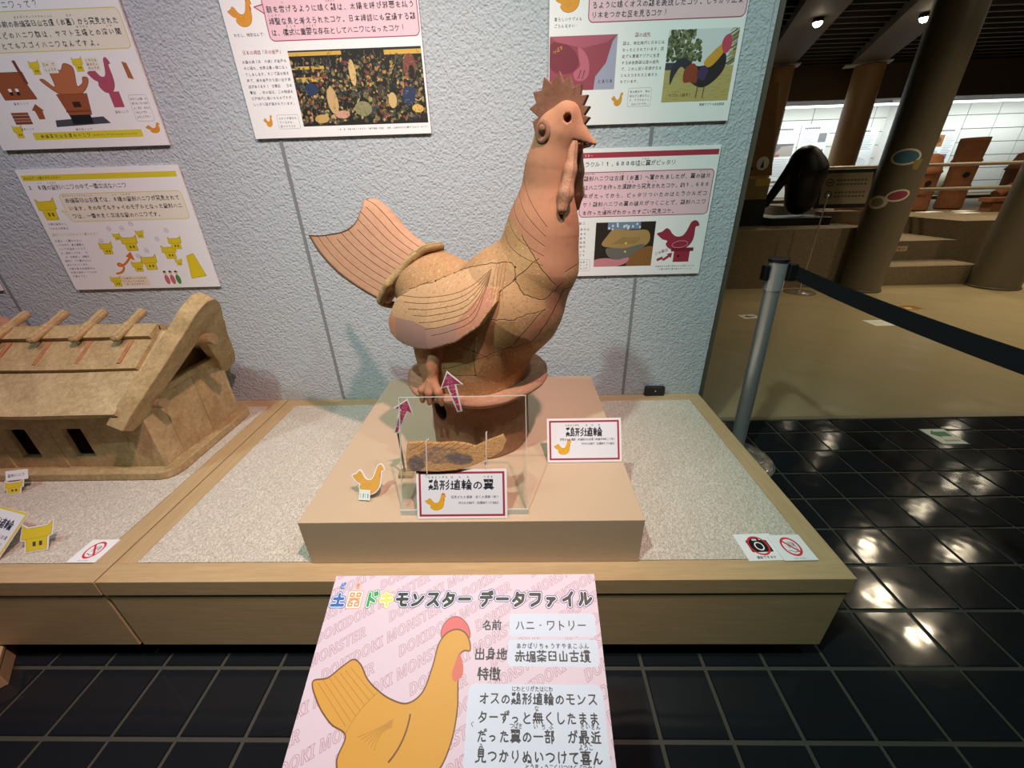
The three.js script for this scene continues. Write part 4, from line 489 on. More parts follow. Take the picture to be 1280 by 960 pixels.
// ---------------------------------------------------------------- hall: stone stage, steps, columns, beams
struct('trim_3', moved(box(1.6, 0.66, 4.2), 3.16, 0.33, -3.25 - 2.1), M.stone);                // stage left of the steps
struct('trim_4', moved(box(5.2, 0.66, 4.6), 5.35 + 2.6, 0.33, -3.66 - 2.3), M.stone);           // stage right of the steps
{
  const st = thing('stone_steps', 'low speckled stone steps between the two round columns', 'steps', [4.65, 0, -3.25]);
  part('step', moved(box(1.4, 0.22, 0.4), 0, 0.11, -0.2), M.stone, st); part('step', moved(box(1.4, 0.45, 3.9), 0, 0.225, -0.39 - 1.95), M.stone, st);
  const [c, x] = canvas(512, 64, '#b9a58c'); strokeText(x, '足もとにご注意ください', 4, 32, 42, 0.14, '#8c2c26');
  part('warning_strip', new THREE.PlaneGeometry(0.55, 0.062), std({ map: canvasTex(c), roughness: 0.7 }), st, [-0.14, 0.36, -0.3885]).userData.label = 'red lettered warning strip';
}
function column(label, x, z, r, h, y0 = 0, mat = M.column) {
  const o = thing('round_column', label, 'column', [x, y0, z]);
  part('shaft', new THREE.LatheGeometry([[0, 0], [r * 1.06, 0], [r * 1.06, 0.02], [r, 0.03], [r, h - 0.02], [r * 0.98, h], [0, h]].map(([a, b]) => new THREE.Vector2(a, b)), 48), mat, o); return o;
}
const colA = column('brown round column with two oval stickers beside the stone steps', 3.93, -3.12, 0.195, 3.0);
const colD = column('brown round column on the far side of the stone steps', 5.42, -3.1, 0.215, 3.0);
const woodCol = std({ map: scaled(T_wood, 3, 0.3), color: lin(0.75, 0.62, 0.45), roughness: 0.45 });
column('pale wooden round column standing before the lit case', 6.55, -7.75, 0.24, 2.34, 0.66, woodCol);
column('pale wooden round column half hidden by the exhibit wall', 4.9, -7.75, 0.24, 2.34, 0.66, woodCol);
function sticker(label, y, ang, w, h, draw) {
  const [c, x] = canvas(256, Math.round(256 * h / w), '#000'); x.clearRect(0, 0, 256, 400); draw(x, 256, c.height);
  const r = 0.1962, g = new THREE.CylinderGeometry(r, r, h, 16, 1, true, ang - w / r / 2, w / r), t = canvasTex(c);
  const o = part('sticker', g, std({ map: t, alphaMap: null, transparent: true, alphaTest: 0.5, roughness: 0.6 }), colA, [0, y, 0]); o.userData.label = label;
}
sticker('blue oval sticker', 1.32, -0.62, 0.28, 0.2, (x, W, H) => { x.fillStyle = '#cfc7b4'; x.beginPath(); x.ellipse(W * 0.45, H * 0.42, W * 0.42, H * 0.36, 0, 0, 7); x.fill(); x.fillStyle = '#3f6c82'; x.beginPath(); x.ellipse(W * 0.45, H * 0.42, W * 0.36, H * 0.28, 0, 0, 7); x.fill(); poly(x, [[W * 0.7, H * 0.6], [W * 0.98, H * 0.5], [W * 0.9, H], [W * 0.75, H]], '#8a7c46'); });
sticker('white and red speech bubble sticker', 0.96, -0.82, 0.36, 0.2, (x, W, H) => { x.fillStyle = '#cfc7b4'; x.beginPath(); x.ellipse(W * 0.28, H * 0.66, W * 0.25, H * 0.32, 0, 0, 7); x.ellipse(W * 0.7, H * 0.34, W * 0.27, H * 0.28, -0.2, 0, 7); x.fill(); x.fillStyle = '#8f3a4c'; x.beginPath(); x.ellipse(W * 0.7, H * 0.34, W * 0.22, H * 0.2, -0.2, 0, 7); x.fill(); x.fillStyle = '#8d8474'; x.beginPath(); x.ellipse(W * 0.28, H * 0.66, W * 0.16, H * 0.2, 0, 0, 7); x.fill(); });
function beam(label, x0, z0, x1, z1) {
  const dx = x1 - x0, dz = z1 - z0, len = Math.hypot(dx, dz), o = thing('ceiling_beam', label, 'beam', [(x0 + x1) / 2, 3.02, (z0 + z1) / 2], Math.atan2(dx, dz));
  part('beam_body', moved(box(0.52, 0.17, len), 0, 0.085, 0), M.bulk, o); part('end_cap', box(0.7, 0.02, 0.3), std({ color: lin(0.5, 0.5, 0.48), roughness: 0.6 }), o, [0, -0.008, -len / 2 + 0.2]); return o;
}
beam('dark ceiling beam running to the half hidden wooden column', 4.9, -7.9, 2.9, -2.6); beam('dark ceiling beam running from the stickered column to the case', 6.55, -7.9, 4.1, -2.7);
// recessed hall lamps
DOWN.concat([[3.93, -5.22], [5.27, -5.2]]).forEach(([x, z], i) => {
  const onBeam = i >= DOWN.length, y = onBeam ? 3.0 : 3.12;
  const o = thing('ceiling_downlight', onBeam ? (i === DOWN.length ? 'bright round lamp on the beam leading to the half hidden wooden column' : 'bright round lamp on the beam above the stickered column') : 'small bright lamp hung between the ceiling slats of the hall', 'lamp', [x, y, z], 0, onBeam ? 'lamps on the beams' : 'lamps between the slats');
  part('housing', new THREE.CylinderGeometry(0.065, 0.065, onBeam ? 0.05 : 0.12, 20, 1, true), M.black, o, [0, onBeam ? 0.0 : 0.05, 0]);
  part('lamp_face', new THREE.SphereGeometry(0.052, 20, 12), std({ color: 0x000000, emissive: lin(1, 0.86, 0.62), emissiveIntensity: 24 }), o, [0, -0.02, 0]);
  const s = new THREE.SpotLight(new THREE.Color().setRGB(1, 0.82, 0.56), onBeam ? 5.5 : 5, 0, 1.0, 0.8); s.position.set(0, -0.08, 0); s.target.position.set(-0.15, -3, 0.2); s.castShadow = true; s.shadow.radius = 2.5; o.add(s, s.target);
});
// track lamps above the exhibit
TRACK.forEach(([p, t, col, cd, cone, pen, label]) => {
  const o = thing('track_spotlight', label, 'spotlight', p), dir = V3(t[0] - p[0], t[1] - p[1], t[2] - p[2]).normalize();
  const q = new THREE.Quaternion().setFromUnitVectors(V3(0, -1, 0), dir);
  const h = part('housing', new THREE.LatheGeometry([[0, 0.16], [0.045, 0.15], [0.055, 0.02], [0.055, 0.0], [0.049, 0.0], [0.049, 0.03]].map(([a, b]) => new THREE.Vector2(a, b)), 24), M.black, o); h.quaternion.copy(q);
  const f = part('lamp_face', new THREE.CylinderGeometry(0.047, 0.047, 0.004, 24), std({ color: 0x000000, emissive: lin(...col), emissiveIntensity: 12 }), o); f.quaternion.copy(q); f.position.copy(dir).multiplyScalar(-0.012);
  part('stem', new THREE.CylinderGeometry(0.008, 0.008, 0.12, 8), M.black, o, [-dir.x * 0.1, 0.14, -dir.z * 0.1]);
  const s = new THREE.SpotLight(new THREE.Color().setRGB(...col), cd, 0, cone, pen); s.position.copy(dir).multiplyScalar(0.012); s.target.position.set(t[0] - p[0], t[1] - p[1], t[2] - p[2]); s.castShadow = true; s.shadow.radius = 2.2; s.shadow.mapSize.set(2048, 2048); o.add(s, s.target);
});
// ---------------------------------------------------------------- wall posters
function wallPoster(x0, yb, w, tex, label) {
  const h = w * PH / PW, o = part(numbered('wall_poster'), box(w, h, 0.006), M.white, scene, [x0 + w / 2, yb + h / 2, 0.006]);
  o.userData = { label, category: 'poster' };
  part('print', new THREE.PlaneGeometry(w, h), std({ map: tex, roughness: 0.55 }), o, [0, 0, 0.0034]);
}
wallPoster(-1.786, 1.347, 0.589, P1, 'white poster with yellow box and pictures of a clay house and chair');
wallPoster(-1.782, 0.863, 0.588, P2, 'white poster with yellow bar and many small yellow houses, above the clay house');
wallPoster(-0.891, 1.356, 0.600, P3, 'white poster with pink bubble and a dark crowded old colour print');
wallPoster(0.101, 1.364, 0.590, P4, 'white poster with a rooster photograph above the bird statue head');
wallPoster(0.096, 0.870, 0.590, P5, 'white poster with red bar and a dark red bird picture, behind the statue neck');
wallPoster(-2.086 - 0.59, 0.867, 0.59, P0, 'white poster with only its lower corner showing beside the yellow house poster');
{ const o = thing('wall_socket', 'small black socket box at the foot of the wall beside the plinth', 'socket', [0.585, 0.362, 0]); part('plate', box(0.084, 0.042, 0.02, 0.003), M.dark, o, [0, 0, 0.01]); part('screw', new THREE.CylinderGeometry(0.003, 0.003, 0.004, 10), M.chrome, o, [0, 0.004, 0.021], [Math.PI / 2, 0, 0]); }

// ---------------------------------------------------------------- plinths
function plinth(x0, x1, label) {
  const w = x1 - x0, o = thing('display_plinth', label, 'plinth', [(x0 + x1) / 2, 0, 0]), D = 0.935, f = 0.056, T = 0.341;
  part('toe_kick', box(w - 0.02, 0.085, 0.78), M.trim, o, [0, 0.0425, 0.395]);
  part('body_panel', box(w - 0.004, 0.2115, D - 0.004, 0.003), M.wood, o, [0, 0.0765 + 0.10575, (D - 0.004) / 2]);
  part('core_board', box(w - 0.05, 0.006, D - 0.05), M.wood, o, [0, 0.2895, D / 2]);
  for (const [z, n] of [[D - f / 2, 'front'], [f / 2 + 0.001, 'rear']]) part('frame_rail', box(w, 0.05, f, 0.0015), M.wood, o, [0, T - 0.025, z]);
  for (const s of [-1, 1]) part('frame_rail', box(f, 0.05, D - 2 * f, 0.0015), M.woodZ, o, [s * (w / 2 - f / 2), T - 0.025, D / 2]);
  part('felt_inset', box(w - 2 * f - 0.003, 0.046, D - 2 * f - 0.003), M.felt, o, [0, T - 0.0233, D / 2]);
}
plinth(-1.066, 0.783, 'low wooden plinth with pale felt top carrying the bird statue block');
plinth(-2.92, -1.071, 'low wooden plinth with pale felt top carrying the clay house');
const TOP = 0.3412, BT = 0.482;
{ const o = part('display_block', box(0.829, 0.1406, 0.79, 0.002), std({ color: lin(0.565, 0.43, 0.295), roughness: 0.6, bumpMap: scaled(T_fine, 3), bumpScale: 0.0003 }), scene, [-0.1305, TOP + 0.0703, 0.4885]); o.userData = { label: 'smooth beige block under the bird statue', category: 'block' }; }

// ---------------------------------------------------------------- distance-field meshing (surface nets)
function nets(f, lo, hi, cell) {
  const n = lo.map((a, i) => Math.ceil((hi[i] - a) / cell) + 1), [nx, ny, nz] = n, v = new Float32Array(nx * ny * nz);
  for (let k = 0, i = 0; k < nz; k++) for (let j = 0; j < ny; j++) for (let h = 0; h < nx; h++, i++) v[i] = f(lo[0] + h * cell, lo[1] + j * cell, lo[2] + k * cell);
  const idx = new Int32Array(nx * ny * nz).fill(-1), pos = [], off = [0, 1, nx, nx + 1, nx * ny, nx * ny + 1, nx * ny + nx, nx * ny + nx + 1];
  const E = [[0, 1], [2, 3], [4, 5], [6, 7], [0, 2], [1, 3], [4, 6], [5, 7], [0, 4], [1, 5], [2, 6], [3, 7]];
  for (let k = 0; k < nz - 1; k++) for (let j = 0; j < ny - 1; j++) for (let h = 0; h < nx - 1; h++) {
    const b = h + nx * (j + ny * k); let m = 0; for (let c = 0; c < 8; c++) if (v[b + off[c]] < 0) m |= 1 << c;
    if (m === 0 || m === 255) continue;
    let x = 0, y = 0, z = 0, q = 0;
    for (const [a, c] of E) { const va = v[b + off[a]], vc = v[b + off[c]]; if ((va < 0) === (vc < 0)) continue; const t = va / (va - vc); x += (a & 1) + t * ((c & 1) - (a & 1)); y += ((a >> 1) & 1) + t * (((c >> 1) & 1) - ((a >> 1) & 1)); z += (a >> 2) + t * ((c >> 2) - (a >> 2)); q++; }
    idx[b] = pos.length / 3; pos.push(lo[0] + (h + x / q) * cell, lo[1] + (j + y / q) * cell, lo[2] + (k + z / q) * cell);
  }
  const tri = [], quad = (a, b, c, d, flip) => { if (a < 0 || b < 0 || c < 0 || d < 0) return; flip ? tri.push(a, c, b, b, c, d) : tri.push(a, b, c, b, d, c); };
  for (let k = 1; k < nz - 1; k++) for (let j = 1; j < ny - 1; j++) for (let h = 1; h < nx - 1; h++) {
    const b = h + nx * (j + ny * k), s = v[b] < 0;
    if (s !== v[b + 1] < 0) quad(idx[b - nx - nx * ny], idx[b - nx * ny], idx[b - nx], idx[b], !s);
    if (s !== v[b + nx] < 0) quad(idx[b - 1 - nx * ny], idx[b - nx * ny], idx[b - 1], idx[b], s);
    if (s !== v[b + nx * ny] < 0) quad(idx[b - 1 - nx], idx[b - nx], idx[b - 1], idx[b], !s);
  }
  const g = new THREE.BufferGeometry(); g.setAttribute('position', new THREE.Float32BufferAttribute(pos, 3)); g.setIndex(tri);
  const nor = new Float32Array(pos.length), e = cell * 0.6;
  for (let i = 0; i < pos.length; i += 3) { const [x, y, z] = [pos[i], pos[i + 1], pos[i + 2]]; const a = f(x + e, y, z) - f(x - e, y, z), b = f(x, y + e, z) - f(x, y - e, z), c = f(x, y, z + e) - f(x, y, z - e), l = Math.hypot(a, b, c) || 1; nor[i] = a / l; nor[i + 1] = b / l; nor[i + 2] = c / l; }
  g.setAttribute('normal', new THREE.BufferAttribute(nor, 3)); return g;
}
const smin = (a, b, k) => { const h = Math.max(k - Math.abs(a - b), 0) / k; return Math.min(a, b) - h * h * k * 0.25; };
function capsule(x, y, z, a, b) {                     // tapered capsule, a and b = [x, y, z, radius]
  const dx = b[0] - a[0], dy = b[1] - a[1], dz = b[2] - a[2], px = x - a[0], py = y - a[1], pz = z - a[2], t = clamp((px * dx + py * dy + pz * dz) / (dx * dx + dy * dy + dz * dz));
  return Math.hypot(px - dx * t, py - dy * t, pz - dz * t) - (a[3] + (b[3] - a[3]) * t);
}
function inPoly(P, x, y) {                            // signed distance to a polygon
  let d = 1e9, s = 1;
  for (let i = 0, j = P.length - 1; i < P.length; j = i++) {
    const ex = P[j][0] - P[i][0], ey = P[j][1] - P[i][1], wx = x - P[i][0], wy = y - P[i][1], t = clamp((wx * ex + wy * ey) / (ex * ex + ey * ey)), qx = wx - ex * t, qy = wy - ey * t; d = Math.min(d, qx * qx + qy * qy);
    const c1 = y >= P[i][1], c2 = y < P[j][1], c3 = ex * wy > ey * wx; if ((c1 && c2 && c3) || (!c1 && !c2 && !c3)) s = -s;
  }
  return s * Math.sqrt(d);
}
// ---------------------------------------------------------------- the clay rooster (local x along the bird, y up, z towards the viewer)
const BX0 = -0.32, BX1 = 0.36, BY0 = 0.18, BY1 = 0.92;
const birdTex = (() => {
  const W = 1500, H = Math.round(W * (BY1 - BY0) / (BX1 - BX0)), mk = (bg) => canvas(W, H, bg), [c, x] = mk('#b28b62'), [c2, b] = mk('#8c8c8c');
  const T = ([s, y]) => [(s - BX0) / (BX1 - BX0) * W, (BY1 - y) / (BY1 - BY0) * H], pt = (p) => p.map(T);
  const speck = (n, test, cols, r, alpha) => { for (let i = 0; i < n; i++) { const s = BX0 + rnd() * (BX1 - BX0), y = BY0 + rnd() * (BY1 - BY0); if (!test(s, y)) continue; const [X, Y] = T([s, y]); x.globalAlpha = alpha; x.fillStyle = cols[Math.floor(rnd() * cols.length)]; const q = r * (0.4 + rnd()); x.beginPath(); x.ellipse(X, Y, q, q * 0.7, rnd() * 3, 0, 7); x.fill(); } x.globalAlpha = 1; };
  const neck = [[0.08, 0.70], [0.181, 0.612], [0.215, 0.56], [0.254, 0.506], [0.262, 0.50], [0.275, 0.531], [0.36, 0.548], [0.36, 0.95], [0.05, 0.95]];
  const chestRed = [[0.256, 0.50], [0.272, 0.53], [0.268, 0.47], [0.258, 0.43], [0.235, 0.40], [0.21, 0.375], [0.16, 0.365], [0.22, 0.42], [0.24, 0.445], [0.235, 0.47]];
  speck(5200, () => true, ['#c89a6a', '#a67a4e', '#d2a878', '#96693f', '#b48558'], 7, 0.35); speck(16000, () => true, ['#dab88a', '#8d6239', '#c79662'], 2.4, 0.5);
  b.globalAlpha = 0.5; for (let i = 0; i < 9000; i++) { const g = rnd() < 0.5 ? 110 : 165; b.fillStyle = `rgb(${g},${g},${g})`; b.beginPath(); b.arc(rnd() * W, rnd() * H, 1 + rnd() * 3, 0, 7); b.fill(); } b.globalAlpha = 1;
  for (const P of [neck, chestRed]) { poly(x, pt(P), '#b48163'); poly(b, pt(P), '#848484'); }
  speck(5200, (s, y) => inPoly(neck, s, y) < 0, ['#bd8a6c', '#a57456', '#b78466', '#ab7a5c'], 16, 0.22); speck(800, (s, y) => inPoly(chestRed, s, y) < 0, ['#b98a6a', '#9c6e50'], 8, 0.3);
  // lighter rosy saddle beside the wing and ochre sherds on the breast
  const tint = (P, col, a) => { x.globalAlpha = a; poly(x, pt(P), col); x.globalAlpha = 1; };
  tint([[0.123, 0.43], [0.14, 0.49], [0.17, 0.52], [0.194, 0.486], [0.233, 0.469], [0.235, 0.444], [0.177, 0.43]], '#d3a87a', 0.55); tint([[0.17, 0.52], [0.15, 0.555], [0.18, 0.61], [0.222, 0.56]], '#b79a68', 0.6); tint([[0.173, 0.519], [0.222, 0.563], [0.254, 0.506], [0.233, 0.469], [0.194, 0.486]], '#b08a58', 0.45);
  tint([[-0.01, 0.36], [0.1, 0.33], [0.08, 0.39], [0.12, 0.42], [0.17, 0.43], [0.2, 0.37], [0.1, 0.28], [-0.02, 0.27], [-0.06, 0.33]], '#9b7a4a', 0.5); tint([[0.1, 0.33], [0.2, 0.37], [0.2, 0.3], [0.12, 0.24], [0.07, 0.27]], '#93643c', 0.55);
  tint([[-0.18, 0.46], [0.12, 0.56], [0.135, 0.50], [0.05, 0.42], [-0.03, 0.40], [-0.18, 0.41]], '#c4a07a', 0.65); speck(6000, (s, y) => s < 0.14 && y > 0.4, ['#dcc09a', '#a98258', '#c9a074', '#b98f66'], 3, 0.4);
  // wing: grey restored band with its paler ends
  const band = [[-0.144, 0.414], [-0.075, 0.416], [-0.032, 0.409], [0.006, 0.412], [0.054, 0.43], [0.057, 0.386], [-0.017, 0.36], [-0.07, 0.35], [-0.15, 0.353]]; poly(x, pt(band), '#a57f72'); poly(b, pt(band), '#808080');
  poly(x, pt([[0.052, 0.428], [0.113, 0.503], [0.132, 0.50], [0.137, 0.472], [0.104, 0.424], [0.055, 0.386]]), '#b57f66'); poly(x, pt([[-0.19, 0.42], [-0.144, 0.416], [-0.146, 0.345], [-0.19, 0.36]]), '#bd8462');
  speck(9000, (s, y) => inPoly(neck, s, y) > 0.004 && inPoly(band, s, y) > 0.004, ['#cfae84', '#8f6c46', '#b08a62', '#a07a52'], 2.6, 0.42);
  speck(7000, (s, y) => inPoly(neck, s, y) > 0.004 && inPoly(band, s, y) > 0.004, ['#dcc29c', '#84603c', '#c9a67c', '#94704a'], 4.6, 0.4);
  const crack = (P, w = 2.6, col = '#5d4029') => { const q = []; for (let i = 0; i < P.length - 1; i++) for (let k = 0; k < 5; k++) q.push([P[i][0] + (P[i + 1][0] - P[i][0]) * k / 5 + (rnd() - 0.5) * 0.003, P[i][1] + (P[i + 1][1] - P[i][1]) * k / 5 + (rnd() - 0.5) * 0.003]); q.push(P[P.length - 1]); for (const [cx, cc, ww] of [[x, col, w], [b, '#000', w * 1.3]]) { cx.strokeStyle = cc; cx.lineWidth = ww; cx.lineJoin = cx.lineCap = 'round'; cx.beginPath(); q.forEach((p, i) => (i ? cx.lineTo(...T(p)) : cx.moveTo(...T(p)))); cx.stroke(); } };
  const line = (P, w = 3, col = '#7d5233') => { for (const [cx, cc] of [[x, col], [b, '#222']]) { cx.strokeStyle = cc; cx.lineWidth = w; cx.lineCap = 'round'; cx.beginPath(); curvePts(P, false).forEach((p, i) => (i ? cx.lineTo(...T(p)) : cx.moveTo(...T(p)))); cx.stroke(); } };
  [[[-0.13, 0.475], [-0.077, 0.493], [-0.032, 0.507], [0.007, 0.524], [0.058, 0.54], [0.116, 0.551], [0.148, 0.554]], [[0.153, 0.556], [0.17, 0.545], [0.173, 0.519], [0.194, 0.486], [0.233, 0.469], [0.267, 0.504]], [[0.173, 0.519], [0.14, 0.49]], [[0.169, 0.517], [0.222, 0.563]], [[0.123, 0.431], [0.156, 0.43], [0.177, 0.43], [0.202, 0.441], [0.235, 0.444]], [[-0.007, 0.353], [0.042, 0.359], [0.074, 0.346], [0.101, 0.33]], [[-0.009, 0.293], [0.101, 0.33], [0.167, 0.363], [0.233, 0.446]], [[0.001, 0.279], [0.071, 0.277], [0.092, 0.267]], [[0.071, 0.277], [0.074, 0.346], [0.081, 0.39]], [[0.123, 0.35], [0.168, 0.355], [0.206, 0.365], [0.239, 0.415], [0.268, 0.489], [0.301, 0.48]], [[0.18, 0.612], [0.217, 0.56], [0.256, 0.503]], [[0.275, 0.531], [0.31, 0.548]]].forEach((P) => crack(P));
  for (const [s, y] of [[0.17, 0.545], [0.173, 0.52], [0.074, 0.346], [0.071, 0.277], [0.007, 0.524], [-0.032, 0.507]]) { for (const [cx, col] of [[x, '#3a2413'], [b, '#000']]) { cx.fillStyle = col; cx.beginPath(); cx.ellipse(...T([s, y]), 6, 4, 0.4, 0, 7); cx.fill(); } }
  for (let i = 0; i < 7; i++) line([[0.112, 0.538 - i * 0.003], [0.055 + i * 0.007, 0.494 - i * 0.009], [-0.05 + i * 0.014, 0.472 - i * 0.011], [-0.14 + i * 0.021, 0.466 - i * 0.0125]], 2.6);
  for (let i = 0; i < 4; i++) line([[0.122 + i * 0.008, 0.55], [0.123 + i * 0.008, 0.515], [0.128 + i * 0.007, 0.48]], 2.5, '#b88a5c');
  for (let i = 0; i < 5; i++) line([[0.160 - i * 0.011, 0.735 - i * 0.028], [0.185 - i * 0.007, 0.69 - i * 0.027], [0.235 - i * 0.001, 0.628 - i * 0.02]], 2.4, '#8a5f44');
  const col = canvasTex(c), bump = new THREE.CanvasTexture(c2); return { col, bump };
})();
const clayMat = std({ map: birdTex.col, bumpMap: birdTex.bump, bumpScale: 0.003, roughness: 0.9 });
const sideUV = (g) => { const p = g.attributes.position, uv = new Float32Array(p.count * 2); for (let i = 0; i < p.count; i++) { uv[i * 2] = (p.getX(i) - BX0) / (BX1 - BX0); uv[i * 2 + 1] = (p.getY(i) - BY0) / (BY1 - BY0); } g.setAttribute('uv', new THREE.BufferAttribute(uv, 2)); return g; };
const bird = thing('rooster_statue', 'large terracotta rooster statue with notched comb on a round pedestal', 'statue', [-0.13, BT, 0.5], -22 * Math.PI / 180);
{
  const CH = [[[-0.015, 0.2, 0, 0.154], [-0.01, 0.31, 0, 0.162]], [[-0.01, 0.31, 0, 0.162], [0.112, 0.44, 0, 0.14]], [[0.112, 0.44, 0, 0.14], [0.185, 0.535, 0, 0.096]], [[0.185, 0.535, 0, 0.097], [0.199, 0.615, 0, 0.079]], [[0.199, 0.615, 0, 0.079], [0.214, 0.74, 0, 0.05]], [[0.214, 0.74, 0, 0.05], [0.232, 0.802, 0, 0.049]], [[0.0, 0.36, 0, 0.156], [-0.178, 0.497, 0, 0.09]]];
  const body = (x, y, z) => {
    let d = 1e9; for (let i = 0; i < CH.length; i++) d = smin(d, capsule(x, y, z, CH[i][0], CH[i][1]), i < 5 ? 0.03 : 0.02);
    d = smin(d, capsule(x, y, z * 1.1, [0.255, 0.808, 0, 0.034], [0.309, 0.783, 0, 0.007]), 0.025);
    d = smin(d, capsule(x, y, z, [0.256, 0.842, 0.02, 0.014], [0.262, 0.838, -0.02, 0.014]), 0.03);
    const eye = Math.max(Math.hypot(x - 0.262, y - 0.827) - 0.0075, 0.012 - Math.abs(z)); d = Math.max(d, -eye);
    const mouth = Math.max(Math.abs(y - (0.791 - (x - 0.27) * 0.28)) - 0.0012, 0.272 - x); d = Math.max(d, -mouth);
    if (x < 0) d = Math.max(d, (x + 0.17) * -0.68 + (y - 0.5) * 0.734 - 0.004);
    return Math.max(d, 0.206 - y);
  };
  part('body', sideUV(nets(body, [-0.27, 0.19, -0.2], [0.34, 0.88, 0.2], 0.0036)), clayMat, bird);
  // comb: a notched plate
  const comb = new THREE.Shape([[0.186, 0.80], [0.179, 0.829], [0.192, 0.837], [0.172, 0.853], [0.187, 0.862], [0.180, 0.880], [0.199, 0.882], [0.203, 0.903], [0.219, 0.890], [0.234, 0.909], [0.243, 0.890], [0.256, 0.900], [0.262, 0.880], [0.279, 0.885], [0.277, 0.866], [0.292, 0.866], [0.283, 0.849], [0.297, 0.847], [0.286, 0.833], [0.298, 0.829], [0.285, 0.815], [0.25, 0.79]].map(([a, b]) => new THREE.Vector2(a, b)));
  const cg = new THREE.ExtrudeGeometry(comb, { depth: 0.012, bevelEnabled: true, bevelThickness: 0.002, bevelSize: 0.0015, bevelSegments: 2 }); cg.translate(0, 0, -0.006);
  part('comb', metreUV(cg), std({ map: scaled(T_clayRed, 4), color: lin(0.52, 0.48, 0.48), roughness: 0.9 }), bird).userData.label = 'grey brown notched comb';
  for (const s of [1, -1]) {
    const w = (x, y, z) => { let d = capsule(x, y, z, [0.272, 0.783, 0.020 * s, 0.010], [0.270, 0.735, 0.032 * s, 0.013]); d = smin(d, capsule(x, y, z, [0.270, 0.735, 0.032 * s, 0.013], [0.266, 0.69, 0.046 * s, 0.0155]), 0.01); return smin(d, capsule(x, y, z, [0.266, 0.69, 0.046 * s, 0.0155], [0.262, 0.662, 0.056 * s, 0.011]), 0.01); };
    part('wattle', metreUV(nets(w, [0.23, 0.63, Math.min(0, 0.09 * s) - 0.01], [0.31, 0.81, Math.max(0, 0.09 * s) + 0.01], 0.0028)), M.redClay, bird);
    const ear = part('ear', new THREE.TorusGeometry(0.0125, 0.0055, 10, 24), M.redClay, bird, [0.214, 0.806, 0.046 * s]); ear.scale.set(1, 1.25, 1); ear.rotation.y = -0.25 * s;
    part('ear_knob', new THREE.SphereGeometry(0.0085, 14, 10), M.redClay, bird, [0.214, 0.812, 0.047 * s]);
    // legs and gripping toes
    const leg = (x, y, z0) => { const z = z0 * s; let d = capsule(x, y, z, [-0.02, 0.365, 0.155, 0.026], [-0.034, 0.30, 0.176, 0.015]); d = smin(d, capsule(x, y, z, [-0.034, 0.30, 0.176, 0.015], [-0.034, 0.258, 0.188, 0.014]), 0.015); for (const [a, b2] of [[[-0.03, 0.262, 0.19, 0.0125], [-0.008, 0.243, 0.203, 0.0105]], [[-0.036, 0.26, 0.192, 0.0125], [-0.034, 0.24, 0.209, 0.0105]], [[-0.04, 0.26, 0.19, 0.011], [-0.058, 0.242, 0.205, 0.0095]]]) { d = smin(d, capsule(x, y, z, a, b2), 0.006); const t = [b2[0] + (b2[0] > -0.03 ? 0.008 : 0), 0.212, b2[2] + 0.002, 0.007]; d = smin(d, capsule(x, y, z, b2, t), 0.005); } return d; };
    const zr = s > 0 ? [0.11, 0.235] : [-0.235, -0.11]; part('leg', metreUV(nets(leg, [-0.09, 0.195, zr[0]], [0.03, 0.41, zr[1]], 0.003)), s > 0 ? std({ map: scaled(T_clayRed, 3), color: lin(0.92, 0.82, 0.7), roughness: 0.9 }) : M.redClay, bird);
    // wings
    const O = [[-0.176, 0.40], [-0.172, 0.372], [-0.15, 0.357], [-0.115, 0.350], [-0.069, 0.349], [-0.017, 0.359], [0.05, 0.384], [0.108, 0.425], [0.140, 0.475], [0.141, 0.50], [0.128, 0.545], [0.06, 0.535], [-0.02, 0.512], [-0.09, 0.485], [-0.15, 0.455]];
    const tw = (x, y) => Math.sqrt(Math.max(0.186 * 0.186 - (y - 0.36) * (y - 0.36), 0.0016)) * (1 - 1.6 * (x - 0.02) * (x - 0.02)) - 0.9 * Math.max(0, -x - 0.03) * 0.25;
    const wing = (x, y, z0) => { const d2 = inPoly(O, x, y), dz = Math.abs(z0 * s - tw(x, y) + 0.004) - 0.013; return Math.min(Math.max(d2, dz), 0) + Math.hypot(Math.max(d2, 0), Math.max(dz, 0)) - 0.003; };
    part('wing', sideUV(nets(wing, [-0.2, 0.33, s > 0 ? 0.03 : -0.22], [0.17, 0.57, s > 0 ? 0.22 : -0.03], 0.004)), clayMat, bird).userData.label = 'incised wing with grey mended lower edge';
  }
  // tail: folded sheet, ridge on top
  const ridge = new THREE.CatmullRomCurve3([[-0.085, 0.552, 0], [-0.149, 0.582, 0], [-0.192, 0.614, 0], [-0.226, 0.65, 0], [-0.258, 0.678, 0], [-0.285, 0.69, 0]].map((p) => V3(...p))), edge = new THREE.CatmullRomCurve3([[-0.225, 0.425, 0.085], [-0.251, 0.434, 0.088], [-0.323, 0.467, 0.09], [-0.386, 0.506, 0.09], [-0.436, 0.559, 0.09], [-0.458, 0.602, 0.09]].map((p) => V3(...p)));
  const tailPt = (u, w) => { const a = Math.abs(w), k = clamp(u * (1 - 0.27 * Math.sin(Math.PI * Math.pow(clamp((a - 0.1) / 0.9), 0.75))), 0, 1), r = ridge.getPoint(k), e = edge.getPoint(k), g = a, p = r.clone().lerp(e, g); p.z = e.z * Math.pow(a, 0.55) * Math.sign(w || 1); p.y += 0.012 * Math.sin(Math.PI * a); return p; };
  const nu = 40, nw = 48, P = [], th = 0.016;
  for (let i = 0; i <= nu; i++) for (let j = 0; j <= nw; j++) P.push(tailPt(i / nu, (j / nw) * 2 - 1));
